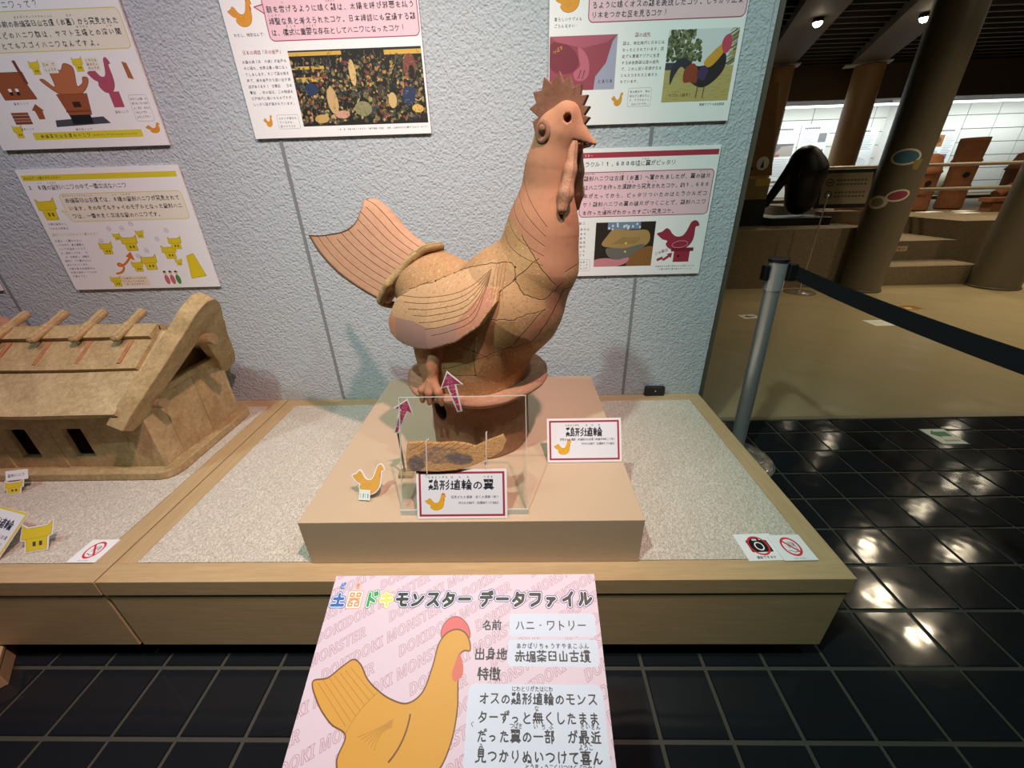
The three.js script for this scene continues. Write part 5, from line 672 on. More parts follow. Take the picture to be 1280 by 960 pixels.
  const N = P.map((p, q) => { const i = Math.floor(q / (nw + 1)), j = q % (nw + 1), a = P[Math.min(i + 1, nu) * (nw + 1) + j].clone().sub(P[Math.max(i - 1, 0) * (nw + 1) + j]), b = P[i * (nw + 1) + Math.min(j + 1, nw)].clone().sub(P[i * (nw + 1) + Math.max(j - 1, 0)]); const n = a.cross(b).normalize(); return n; });
  const sgn = N[20 * (nw + 1) + nw - 6].z > 0 ? 1 : -1, pos = [], uv = [], tri = [], id = (i, j, s) => s * P.length + i * (nw + 1) + j;
  for (const s of [0, 1]) P.forEach((p, q) => { const o = p.clone().addScaledVector(N[q], sgn * (s ? -th : 0)); pos.push(o.x, o.y, o.z); uv.push((q % (nw + 1)) / nw * 2, Math.floor(q / (nw + 1)) / nu); });
  const Q = (a, b, c, d) => tri.push(a, b, c, a, c, d);
  for (let i = 0; i < nu; i++) for (let j = 0; j < nw; j++) { const f = [id(i, j, 0), id(i + 1, j, 0), id(i + 1, j + 1, 0), id(i, j + 1, 0)], g = [id(i, j, 1), id(i, j + 1, 1), id(i + 1, j + 1, 1), id(i + 1, j, 1)]; Q(...(sgn > 0 ? f : f.reverse())); Q(...(sgn > 0 ? g : g.reverse())); }
  for (let j = 0; j < nw; j++) for (const i of [0, nu]) Q(id(i, j, 0), id(i, j + 1, 0), id(i, j + 1, 1), id(i, j, 1));
  for (let i = 0; i < nu; i++) for (const j of [0, nw]) Q(id(i, j, 0), id(i + 1, j, 0), id(i + 1, j, 1), id(i, j, 1));
  let tg = new THREE.BufferGeometry(); tg.setAttribute('position', new THREE.Float32BufferAttribute(pos, 3)); tg.setAttribute('uv', new THREE.Float32BufferAttribute(uv, 2)); tg.setIndex(tri); tg.computeVertexNormals();
  const [tc, tx] = canvas(1024, 512, '#c39578'), [bc, bx] = canvas(1024, 512, '#999');
  for (let i = 0; i < 4000; i++) { tx.globalAlpha = 0.16; tx.fillStyle = ['#cfa486', '#b48668', '#bd8e70', '#cb9f82'][i % 4]; tx.beginPath(); tx.arc(rnd() * 1024, rnd() * 512, 3 + rnd() * 14, 0, 7); tx.fill(); } tx.globalAlpha = 1;
  for (let k = 0; k < 10; k++) for (const [cx, col] of [[tx, '#7d5138'], [bx, '#111']]) for (const m of [0, 1]) { const q = 0.06 + k * 0.092, u0 = m ? 1024 - (0.5 - q / 2) * 1024 : (0.5 - q / 2) * 1024; cx.strokeStyle = col; cx.lineWidth = 3.4; cx.beginPath(); cx.moveTo(u0, 512); cx.lineTo(u0, k % 3 === 1 ? 40 : 6); cx.stroke(); }
  const tt = canvasTex(tc), tb = new THREE.CanvasTexture(bc); for (const t of [tt, tb]) { t.repeat.set(0.5, 1); }
  part('tail', tg, std({ map: tt, bumpMap: tb, bumpScale: 0.003, roughness: 0.85 }), bird).userData.label = 'smooth terracotta tail with incised lines';
  const ring = new THREE.CatmullRomCurve3([[-0.098, 0.568, 0], [-0.118, 0.562, 0.045], [-0.165, 0.518, 0.082], [-0.212, 0.472, 0.094], [-0.247, 0.43, 0.085], [-0.22, 0.405, 0.03], [-0.22, 0.405, -0.03], [-0.247, 0.43, -0.085], [-0.212, 0.472, -0.094], [-0.165, 0.518, -0.082], [-0.118, 0.562, -0.045]].map((p) => V3(...p)), true);
  const rg = new THREE.TubeGeometry(ring, 120, 0.011, 12, true); { const p = rg.attributes.position; for (let i = 0; i < p.count; i++) { const X = p.getX(i), Y = p.getY(i), Z = p.getZ(i), q = 0.0035 * Math.sin(X * 37 + Z * 31 + 1) * Math.sin(Y * 53) + 0.0014 * Math.sin(X * 120 + Y * 80) * Math.sin(Z * 97 + Y * 61); p.setXYZ(i, X + q * 0.6, Y + q, Z + q); } rg.computeVertexNormals(); }
  part('tail_collar', metreUV(rg), std({ map: scaled(T_clayHouse, 4), color: lin(1, 0.9, 0.78), roughness: 0.95, bumpMap: scaled(T_clayB, 8), bumpScale: 0.002 }), bird);
  // round flange and hollow pedestal with holes
  const fl = new THREE.LatheGeometry([[0.12, 0.205], [0.17, 0.196], [0.2, 0.204], [0.207, 0.212], [0.207, 0.219], [0.2, 0.223], [0.165, 0.212], [0.12, 0.212]].map(([a, b]) => new THREE.Vector2(a, b)), 96); { const p = fl.attributes.position; for (let i = 0; i < p.count; i++) { const a = Math.atan2(p.getZ(i), p.getX(i)), r = Math.hypot(p.getX(i), p.getZ(i)); if (r > 0.15) { const k = 1 + 0.006 * Math.sin(a * 7) + 0.004 * Math.sin(a * 19); p.setX(i, p.getX(i) * k); p.setZ(i, p.getZ(i) * k); p.setY(i, p.getY(i) + 0.003 * Math.sin(a * 5)); } } fl.computeVertexNormals(); }
  part('flange', metreUV(fl), M.redClay, bird);
  const ped = (x, y, z) => { const r = Math.hypot(x, z), R0 = 0.146 + 0.004 * (1 - y / 0.2); let d = Math.max(Math.abs(r - R0 + 0.009) - 0.009, Math.abs(y - 0.1) - 0.1); for (const s of [1, -1]) d = Math.max(d, 0.0 - Math.max(Math.hypot((x + 0.06) / 0.85, y - 0.142) - 0.031, -z * s)); return d; };
  part('pedestal', metreUV(nets(ped, [-0.16, -0.01, -0.16], [0.16, 0.21, 0.16], 0.0045)), std({ map: scaled(T_clayRed, 2.5), color: lin(0.70, 0.70, 0.62), roughness: 0.9, bumpMap: scaled(T_clayB, 5), bumpScale: 0.0015 }), bird);
}
// ---------------------------------------------------------------- acrylic stand with the wing sherd
const leanX = (deg) => -(90 - deg) * Math.PI / 180;
{
  const o = thing('acrylic_stand', 'clear acrylic easel with two pink arrows on the block before the statue', 'stand', [-0.1445, BT, 0.857]), A = 66;
  part('base_plate', box(0.307, 0.005, 0.17), M.acrylic, o, [0, 0.0026, -0.085]);
  const p = part('front_panel', moved(box(0.307, 0.285, 0.004), 0, 0.1425, 0), M.acrylic, o, [0, 0.001, 0], [leanX(A), 0, 0]);
  for (const s of [-1, 1]) part('panel_edge', moved(box(0.0018, 0.285, 0.0046), s * 0.1525, 0.1425, 0), M.acrylicEdge, p);
  part('panel_edge', moved(box(0.307, 0.002, 0.0046), 0, 0.284, 0), M.acrylicEdge, p); part('front_lip', box(0.307, 0.016, 0.004), M.acrylicEdge, o, [0, 0.008, 0.004]);
  for (const s of [-1, 1]) { const sh = new THREE.Shape([new THREE.Vector2(0, 0), new THREE.Vector2(0.16, 0), new THREE.Vector2(0.062, 0.14)]); const g = new THREE.ExtrudeGeometry(sh, { depth: 0.003, bevelEnabled: false }); g.rotateY(Math.PI / 2); part('side_brace', g, M.acrylic, o, [s * 0.146 - 0.0015, 0.004, -0.004]); }
  for (const [x, y] of [[-0.1, 0.105], [-0.045, 0.104], [0.0, 0.108], [0.055, 0.126]]) part('peg', new THREE.CylinderGeometry(0.0035, 0.0035, 0.012, 10), M.acrylicEdge, p, [x, y - 0.003, 0.008], [Math.PI / 2, 0, 0]);
  part('arrow_holder', box(0.058, 0.272, 0.003), M.acrylic, o, [-0.01, 0.136, -0.138]);
  const arrow = (len, hw, hl, sw) => new THREE.Shape([[0, len], [-hw, len - hl], [-sw, len - hl * 0.9], [-sw * 0.35, 0], [sw * 0.35, 0], [sw, len - hl * 0.9], [hw, len - hl]].map(([a, b]) => new THREE.Vector2(a, b)));
  const pink = std({ map: arrowTex, roughness: 0.6 });
  const addArrow = (len, hw, hl, sw, pos, rot) => {
    const g = new THREE.ExtrudeGeometry(arrow(len, hw, hl, sw), { depth: 0.0015, bevelEnabled: true, bevelSize: 0.004, bevelThickness: 0.0002, bevelSegments: 1 }), a = part('arrow_sign', g, M.card, o, pos, rot);
    const f = new THREE.ShapeGeometry(arrow(len, hw, hl, sw)), q = f.attributes.position, uv = f.attributes.uv; for (let i = 0; i < q.count; i++) uv.setXY(i, 0.5 + q.getX(i) / (hw * 3), q.getY(i) / len); part('arrow_print', f, pink, a, [0, 0, 0.0022]); a.userData.label = 'pink arrow with white border';
  };
  addArrow(0.105, 0.024, 0.034, 0.0085, [-0.013, 0.212, -0.134], [0, 0, 0.19]);
  addArrow(0.098, 0.021, 0.03, 0.0075, [-0.184, 0.146, -0.142], [0, 0.1, -0.42]);
  part('arrow_post', new THREE.CylinderGeometry(0.0028, 0.0028, 0.155, 8), std({ color: lin(0.12, 0.09, 0.05), roughness: 0.6 }), o, [-0.182, 0.077, -0.145]); part('post_foot', box(0.04, 0.012, 0.03, 0.002), std({ color: lin(0.3, 0.22, 0.1), roughness: 0.5 }), o, [-0.178, 0.0065, -0.145]);
  // the sherd, standing against the panel
  const S = thing('wing_sherd', 'curved grey and ochre clay wing sherd on the acrylic easel', 'sherd', [-0.1445, BT + 0.003, 0.8595]); S.rotation.x = leanX(A);
  const R = [[-0.13, 0.112], [-0.131, 0.14], [-0.128, 0.176], [-0.09, 0.178], [-0.055, 0.174], [-0.02, 0.176], [0.01, 0.172], [0.032, 0.165], [0.06, 0.178], [0.098, 0.192], [0.104, 0.178], [0.094, 0.155], [0.065, 0.139], [0.02, 0.121], [-0.015, 0.112], [-0.06, 0.109]];
  const split = R.slice(0, 8).concat([[0.047, 0.145], [0.06, 0.137]], R.slice(13)), tip = [[0.034, 0.166], ...R.slice(8, 13), [0.049, 0.145]];
  const [c, x] = canvas(768, 320, '#b48a5a'); for (let i = 0; i < 5000; i++) { x.globalAlpha = 0.25; x.fillStyle = ['#c79c68', '#9a7248', '#d2ab78', '#8a643e'][i % 4]; x.beginPath(); x.arc(rnd() * 768, rnd() * 320, 1 + rnd() * 6, 0, 7); x.fill(); }
  for (let i = 0; i < 1500; i++) { const a = rnd() * 7, r = Math.sqrt(rnd()); const [cx, cy, rx, ry] = [[260, 170, 150, 60], [80, 230, 60, 60], [400, 200, 90, 40]][i % 3]; x.globalAlpha = 0.1; x.fillStyle = '#5a524e'; x.beginPath(); x.arc(cx + Math.cos(a) * r * rx, cy + Math.sin(a) * r * ry, 6 + rnd() * 10, 0, 7); x.fill(); } x.globalAlpha = 1; x.strokeStyle = '#5a3c20'; x.lineWidth = 3; for (let i = 0; i < 7; i++) { x.beginPath(); x.moveTo(30 + i * 66, 130); x.quadraticCurveTo(90 + i * 66, 110, 150 + i * 66, 60); x.stroke(); }
  const sm = std({ map: canvasTex(c), roughness: 0.9, bumpMap: scaled(T_clayB, 1), bumpScale: 0.002 });
  for (const q of [split, tip]) { const g = new THREE.ExtrudeGeometry(new THREE.Shape(q.map(([a, b]) => new THREE.Vector2(a, b))), { depth: 0.014, bevelEnabled: true, bevelSize: 0.0015, bevelThickness: 0.003, bevelSegments: 3 }); const P = g.attributes.position, uv = g.attributes.uv; for (let i = 0; i < P.count; i++) { uv.setXY(i, (P.getX(i) + 0.135) / 0.25, (P.getY(i) - 0.1) / 0.1); P.setZ(i, P.getZ(i) + 0.0055); } part('fragment', g, sm, S); }
  for (const x0 of [-0.083, 0.058]) part('tie_wire', box(0.0012, 0.078, 0.026), M.white, S, [x0, 0.148 + (x0 > 0 ? 0.012 : -0.004), 0.0125]);
}
function standingCard(name, label, cat, x0, x1, y, z, h, deg, tex, turn = 0, free = true) {
  const w = x1 - x0, o = thing(name, label, cat, [(x0 + x1) / 2, y, z], turn); const b = part('board', moved(box(w, h, 0.0025), 0, h / 2, 0), M.card, o, [0, 0.001, 0], [leanX(deg), 0, 0]); part('print', new THREE.PlaneGeometry(w, h), std({ map: tex, roughness: 0.5 }), b, [0, h / 2, 0.0016]);
  if (free) part('foot', moved(box(w * 0.5, 0.0015, h * 0.5), 0, 0, -h * 0.25), M.card, o, [0, 0.001, -0.002]); if (free) part('strut', moved(box(w * 0.3, h * 0.62, 0.0015), 0, h * 0.31, 0), M.card, o, [0, 0.001, -h * 0.62], [0.28, 0, 0]); return o;
}
standingCard('label_card', 'red bordered label card with the longer title leaning at the acrylic easel', 'label', -0.256, -0.04, BT, 0.8745, 0.119, 66, card1, 0, false);
standingCard('label_card', 'red bordered label card with the shorter title beside the statue pedestal', 'label', 0.069, 0.279, BT, 0.664, 0.124, 62, card2);
// flat cut-outs
function cutout(name, label, pts, tex, w, h, pos, deg, turn, extra) {
  const o = thing(name, label, 'cutout', pos, turn), sh = new THREE.Shape(pts.map(([a, b]) => new THREE.Vector2((a - 0.5) * w, (1 - b) * h))), g = new THREE.ExtrudeGeometry(sh, { depth: 0.0015, bevelEnabled: true, bevelSize: 0.003, bevelThickness: 0.0002, bevelSegments: 1 });
  const b = part('board', g, M.card, o, [0, 0.003, 0], [leanX(deg), 0, 0]), f = new THREE.ShapeGeometry(sh), p = f.attributes.position, uv = f.attributes.uv; for (let i = 0; i < p.count; i++) uv.setXY(i, p.getX(i) / w + 0.5, p.getY(i) / h); part('print', f, std({ map: tex, roughness: 0.6 }), b, [0, 0, 0.0022]); if (extra) extra(o, b); return o;
}
const birdPrint = (() => { const [c, x] = canvas(400, 400, '#dfa94a'); rooster(x, 0, 0, 400, 400, '#dfa94a', '#a9772a', '#cf5a3a'); return canvasTex(c); })();
const housePrint = (() => { const [c, x] = canvas(300, 300, '#dcc833'); houseMark(x, 0, 0, 300, 300, '#dcc833', '#a5941e', '#4a4a38'); return canvasTex(c); })();
const HOUSE = [[0.05, 0.05], [0.2, 0.18], [0.82, 0.16], [1, 0.0], [0.94, 0.5], [0.82, 0.55], [0.8, 1], [0.16, 1], [0.14, 0.58], [0, 0.55]];
cutout('bird_cutout', 'small golden bird cutout with white paper foot on the block', curvePts(ROOSTER), birdPrint, 0.085, 0.098, [-0.4, BT, 0.81], 58, -0.1, (o, b) => { const [c, x] = canvas(128, 96, '#dfeeea'); x.fillStyle = '#8d9a96'; for (let i = 0; i < 4; i++) x.fillRect(18 + i * 26, 34, 5 + (i % 2) * 8, 42); part('paper_foot', new THREE.PlaneGeometry(0.03, 0.026), std({ map: canvasTex(c), roughness: 0.7, side: THREE.DoubleSide }), b, [-0.006, 0.012, 0.004]); });
cutout('house_cutout', 'yellow paper house cutout leaning beside the yellow bordered label', HOUSE, housePrint, 0.072, 0.074, [-1.317, TOP, 0.838], 55, 0.25);
cutout('house_cutout', 'tiny yellow paper house cutout with a white tag by the clay house', HOUSE, housePrint, 0.052, 0.042, [-1.645, TOP, 0.612], 60, 0.2, (o, b) => { const [c, x] = canvas(160, 64, '#eef2fa'); strokeText(x, '家形ハニワ', 14, 32, 24, 0.1, '#555'); const t = part('name_tag', box(0.062, 0.032, 0.0012), M.card, b, [0.006, 0.058, -0.002]); part('print', new THREE.PlaneGeometry(0.06, 0.03), std({ map: canvasTex(c), roughness: 0.6 }), t, [0, 0, 0.0009]); });
{ // yellow bordered label, partly out of view
  const [c, x] = canvas(640, 400, '#f1ecd8'); x.strokeStyle = '#e2d14c'; x.lineWidth = 16; x.strokeRect(10, 10, 620, 380); x.fillStyle = '#eef1f8'; x.fillRect(22, 22, 596, 356); lineText(x, '家形埴輪', 250, 570, 120, 84, 0.11, '#2a2f4a'); ['発見された遺跡：赤堀茶臼山古墳', '作られた時代：古墳時代（５世紀）', '家の形をした埴輪'].forEach((s, i) => lineText(x, s, 80, 600, 220 + i * 56, 30, 0.1, '#40445e'));
  standingCard('label_card', 'yellow bordered label card on the felt before the clay house', 'label', -1.625, -1.385, TOP, 0.845, 0.125, 38, canvasTex(c), -0.25);
}
function flatCard(label, x0, x1, z0, z1, tex, y = TOP, turn = 0) { const w = x1 - x0, d = z1 - z0, o = part(numbered('notice_card'), box(w, 0.0018, d), M.card, scene, [(x0 + x1) / 2, y + 0.001, (z0 + z1) / 2], [0, turn, 0]); o.userData = { label, category: 'sign' }; const g = new THREE.PlaneGeometry(w, d); g.rotateX(-Math.PI / 2); part('print', g, std({ map: tex, roughness: 0.45 }), o, [0, 0.0012, 0]); }
flatCard('white card with black camera in a red ring on the felt', 0.555, 0.652, 0.80, 0.884, cameraOK, TOP, 0.03); flatCard('white no touching card with crossed red ring next to the camera card', 0.640, 0.724, 0.806, 0.886, noTouch, TOP + 0.0022, 0.02);
flatCard('white no touching card with crossed red ring lying before the clay house', -1.198, -1.12, 0.803, 0.878, noTouch);
// ---------------------------------------------------------------- the clay house
{
  const X0 = -1.921, X1 = -1.209, Z0 = 0.13, Z1 = 0.513, CX = (X0 + X1) / 2, CZ = (Z0 + Z1) / 2;
  const o = thing('clay_house', 'ochre clay house model with pitched roof and curved gable boards', 'model house', [CX, TOP, CZ]), w = X1 - X0, d = Z1 - Z0, hw = w / 2, hd = d / 2, WH = 0.245;
  const rr = (W, D, r) => { const s = new THREE.Shape(); s.moveTo(-W + r, -D); s.lineTo(W - r, -D); s.quadraticCurveTo(W, -D, W, -D + r); s.lineTo(W, D - r); s.quadraticCurveTo(W, D, W - r, D); s.lineTo(-W + r, D); s.quadraticCurveTo(-W, D, -W, D - r); s.lineTo(-W, -D + r); s.quadraticCurveTo(-W, -D, -W + r, -D); return s; };
  const bg = new THREE.ExtrudeGeometry(rr(hw + 0.036, hd + 0.034, 0.06), { depth: 0.02, bevelEnabled: true, bevelSize: 0.005, bevelThickness: 0.005, bevelSegments: 3, curveSegments: 10 }); bg.rotateX(-Math.PI / 2); part('base_slab', metreUV(bg), M.houseClay2, o, [0, 0.005, 0]);
  const Y0 = 0.025;
  // wall boards; boards with a window are framed pieces
  const board = (x0, x1, z, turn, win, t = 0.014, mat = M.houseClay) => {
    const bw = x1 - x0 - 0.0034, s = new THREE.Shape([new THREE.Vector2(-bw / 2, 0), new THREE.Vector2(bw / 2, 0), new THREE.Vector2(bw / 2, WH), new THREE.Vector2(-bw / 2, WH)]);
    if (win) { const h = new THREE.Path(); h.moveTo(-win / 2, 0.045); h.lineTo(win / 2, 0.045); h.lineTo(win / 2, 0.157); h.lineTo(-win / 2, 0.157); h.closePath(); s.holes.push(h); }
    const g = metreUV(new THREE.ExtrudeGeometry(s, { depth: t, bevelEnabled: true, bevelSize: 0.0015, bevelThickness: 0.002, bevelSegments: 1 })), u = g.attributes.uv; for (let i = 0; i < u.count; i++) u.setXY(i, u.getX(i) + x0 * 1.7, u.getY(i) + z); return { g, c: (x0 + x1) / 2 };
  };
  const fx = [-0.356, -0.30, -0.215, -0.14, -0.01, 0.06, 0.19, 0.29, 0.356].map((a, i, L) => a);
  const front = [[-0.356, -0.24, 0], [-0.24, -0.17, 0], [-0.17, -0.02, 0.072], [-0.02, 0.02, 0], [0.02, 0.165, 0.072], [0.165, 0.262, 0], [0.262, 0.356, 0]];
  for (const [a, b, win] of front) { const q = board(a, b, 0.3, 0, win); part('wall_board', q.g, M.houseClay, o, [q.c, Y0, hd - 0.014 + (win ? -0.004 : 0)]); const r = board(a, b, 0.7, 0, 0); part('wall_board', r.g, M.houseClay, o, [r.c, Y0, -hd - 0.004]); }
  for (let k = 0; k < 5; k++) { const a = -hd + 0.008 + k * (d - 0.016) / 5, b = a + (d - 0.016) / 5, q = board(a, b, 0.1 + k, 0, 0); for (const s of [1, -1]) part('wall_board', q.g, k % 2 ? M.houseClay2 : M.houseClay, o, [s * (hw - 0.016 + (k % 2) * 0.002), Y0, s > 0 ? -q.c : q.c], [0, s * Math.PI / 2, 0]); }
  for (const s of [1, -1]) { part('gable_beam', box(0.026, 0.026, d + 0.02, 0.006), M.houseClay2, o, [s * (hw + 0.002), Y0 + WH + 0.004, 0]); part('eave_pole', new THREE.CylinderGeometry(0.014, 0.016, 0.075, 12), M.houseClay2, o, [s * (hw + 0.02), Y0 + WH - 0.018, hd - 0.036], [0, 0, Math.PI / 2]); }
  // roof: two slopes and a thicker ridge cover
  const RY = 0.425, EY = 0.262, EZ = hd + 0.068, ang = Math.atan2(RY - EY, EZ), sl = Math.hypot(RY - EY, EZ), RL = w - 0.004;
  const slope = (L, len, t, lift, wav) => { const g = new RoundedBoxGeometry(L, t, len, 3, t * 0.42); const gg = metreUV(new THREE.BoxGeometry(L, t, len, 60, 1, 20)), p = gg.attributes.position; for (let i = 0; i < p.count; i++) { const X = p.getX(i), Z = p.getZ(i); p.setY(i, p.getY(i) + wav * (Math.sin(X * 11 + Z * 3) + Math.sin(X * 23 - Z * 17) * 0.5)); if (Math.abs(Z) > len / 2 - 0.001) p.setZ(i, Z + wav * 1.4 * Math.sin(X * 14)); } gg.computeVertexNormals(); return gg; };
  for (const s of [1, -1]) {
    const q = part('roof_slope', slope(RL, sl, 0.022, 0, 0.0012), M.houseClay, o, [0, (RY + EY) / 2 + 0.004, s * EZ / 2]); q.rotation.x = s * ang;
    const c = part('ridge_cover', slope(RL, sl * 0.52, 0.022, 0, 0.0014), M.houseClay2, o, [0, RY - Math.sin(ang) * sl * 0.26 + 0.02, s * Math.cos(ang) * sl * 0.26]); c.rotation.x = s * ang;
    const c2 = part('ridge_cap', slope(RL, 0.055, 0.014, 0, 0.001), M.houseClay2, o, [0, RY + 0.026, s * 0.024]); c2.rotation.x = s * ang * 0.9;
  }
  const strip = new THREE.TorusGeometry(0.05, 0.006, 8, 20, 1.3);
  for (let k = -2; k <= 2; k++) { // ridge logs over the cover
    const x = -0.012 + k * 0.138; if (x > 0.32 || x < -0.36) continue;
    const lg = (a, b, c) => { let q = capsule(a, b, c, [0, -0.012, 0.066, 0.013], [0, 0.008, 0.01, 0.012]); q = smin(q, capsule(a, b, c, [0, 0.008, 0.01, 0.012], [0, 0.036, -0.06, 0.014]), 0.012); return q; };
    part('ridge_log', metreUV(nets(lg, [-0.03, -0.03, -0.12], [0.03, 0.07, 0.12], 0.0045)), M.houseClay2, o, [x, RY + 0.034, 0.005]);
    for (const s of [1]) { const bnd = part('cover_strap', box(0.012, 0.006, sl * 0.3, 0.002), std({ map: scaled(T_clayRed, 3), color: lin(1, 0.86, 0.68), roughness: 0.9 }), o, [x + 0.028, RY - Math.sin(ang) * sl * 0.33 + 0.034, Math.cos(ang) * sl * 0.33]); bnd.rotation.x = ang; }
  }
  // curved gable boards leaning outwards
  const outer = [[0.263, -0.02], [0.24, 0.03], [0.195, 0.1], [0.145, 0.172], [0.108, 0.238], [0.092, 0.258], [0.06, 0.318], [0.022, 0.355], [0.0, 0.36]], inner = [[0.0, 0.228], [0.03, 0.19], [0.09, 0.11], [0.15, 0.035], [0.19, -0.03], [0.228, -0.048]];
  const sm = (P) => new THREE.SplineCurve(P.map(([a, b]) => new THREE.Vector2(a, b))).getPoints(36), og = sm(outer), ig = sm(inner), full = [...og, ...og.slice(0, -1).reverse().map((p) => new THREE.Vector2(-p.x, p.y)), ...ig.slice().reverse().map((p) => new THREE.Vector2(-p.x, p.y)), ...ig.slice(1)];
  const gg = metreUV(new THREE.ExtrudeGeometry(new THREE.Shape(full), { depth: 0.04, bevelEnabled: true, bevelSize: 0.004, bevelThickness: 0.004, bevelSegments: 3 })); gg.translate(0, 0, -0.04);
  const prism = (s, q) => { const xi = s * (RL / 2 - 0.01), y0 = EY - 0.004, t = 0.02, P = [[xi, RY, 0], [s * (hw + 0.115), RY, 0], [s * (hw - 0.005), y0, q * EZ * 0.98], [xi, y0, q * EZ * 0.98]], pos = []; const V = [...P, ...P.map(([a, b, c]) => [a, b + t, c])]; for (const f of [[0, 1, 2, 3], [7, 6, 5, 4], [0, 4, 5, 1], [1, 5, 6, 2], [2, 6, 7, 3], [3, 7, 4, 0]]) for (const k of [0, 1, 2, 0, 2, 3]) pos.push(...V[f[k]]); const g = new THREE.BufferGeometry(); g.setAttribute('position', new THREE.Float32BufferAttribute(pos, 3)); g.computeVertexNormals(); return metreUV(g); };
  for (const s of [1, -1]) { const b = part('gable_board', gg, M.houseClay2, o, [s * (hw + 0.012), 0.239, 0]); b.rotation.order = 'YXZ'; b.rotation.y = s * Math.PI / 2; b.rotation.x = 0.56;
    part('ridge_pole', new THREE.CylinderGeometry(0.017, 0.019, 0.24, 14), M.houseClay2, o, [s * (hw + 0.05), RY - 0.012, 0], [0, 0, Math.PI / 2]);
    for (const q of [1, -1]) part('gable_soffit', prism(s, q), M.houseClay, o);
    const tri = new THREE.ExtrudeGeometry(new THREE.Shape([[-hd - 0.04, -0.012], [hd + 0.04, -0.012], [hd + 0.04, 0.012], [0, RY - Y0 - WH + 0.012], [-hd - 0.04, 0.012]].map(([a, b]) => new THREE.Vector2(a, b))), { depth: 0.012, bevelEnabled: false }); const gp = part('gable_panel', metreUV(tri), M.houseClay, o, [s * (hw - 0.06), Y0 + WH - 0.004, 0]); gp.rotation.y = s * Math.PI / 2; }
}
{ // roof tip of another clay piece behind the house, mostly out of view
  const o = thing('clay_roof_piece', 'reddish clay roof tip of another piece behind the clay house', 'model house', [-2.17, TOP, 0.115]); const s = new THREE.Shape([[-0.2, 0.36], [0.03, 0.455], [0.1, 0.44], [0.22, 0.38], [0.22, 0.0], [-0.2, 0.0]].map(([a, b]) => new THREE.Vector2(a, b)));
  part('body', metreUV(new THREE.ExtrudeGeometry(s, { depth: 0.07, bevelEnabled: true, bevelSize: 0.006, bevelThickness: 0.006, bevelSegments: 2 })), M.redClay, o, [0, 0.0, -0.035]);
}
// ---------------------------------------------------------------- data board on its reading stand
{
  const W = 0.42, Hh = 0.297, o = thing('data_board', 'pink data board with a golden bird on a low sloping stand', 'sign', [-0.101, 0, 1.278]);
  const r = V3(0.999, 0.039, 0.027).normalize(), up = V3(0.01, 0.382, -0.924).normalize(), n = V3().crossVectors(r, up).normalize(), u2 = V3().crossVectors(n, r), m = new THREE.Matrix4().makeBasis(r, u2, n), tl = V3(-0.311, 0.625, 1.14), c = tl.clone().addScaledVector(r, W / 2).addScaledVector(u2, -Hh / 2).addScaledVector(n, -0.003).sub(o.position);
  const b = part('board', box(W, Hh, 0.005), M.card, o); b.quaternion.setFromRotationMatrix(m); b.position.copy(c); part('print', new THREE.PlaneGeometry(W, Hh), std({ map: boardTex, roughness: 0.5 }), b, [0, 0, 0.003]);
  const tray = part('support_plate', box(W * 0.7, Hh * 0.7, 0.008), M.black, b, [0, 0, -0.0068]);
  part('post', new THREE.CylinderGeometry(0.016, 0.016, c.y - 0.02, 16), M.black, o, [c.x, (c.y - 0.02) / 2, c.z]); part('foot', new THREE.CylinderGeometry(0.13, 0.135, 0.014, 32), M.black, o, [c.x, 0.009, c.z]);
}
{ const o = thing('wooden_box', 'low pale wooden box on the tiles before the house plinth', 'box', [-1.56, 0.0015, 0.99], 0.72); part('body', moved(box(0.2, 0.055, 0.18, 0.002), 0, 0.0275, 0), M.wood, o); part('lid', moved(box(0.208, 0.012, 0.188, 0.002), 0, 0.061, 0), M.wood, o); }
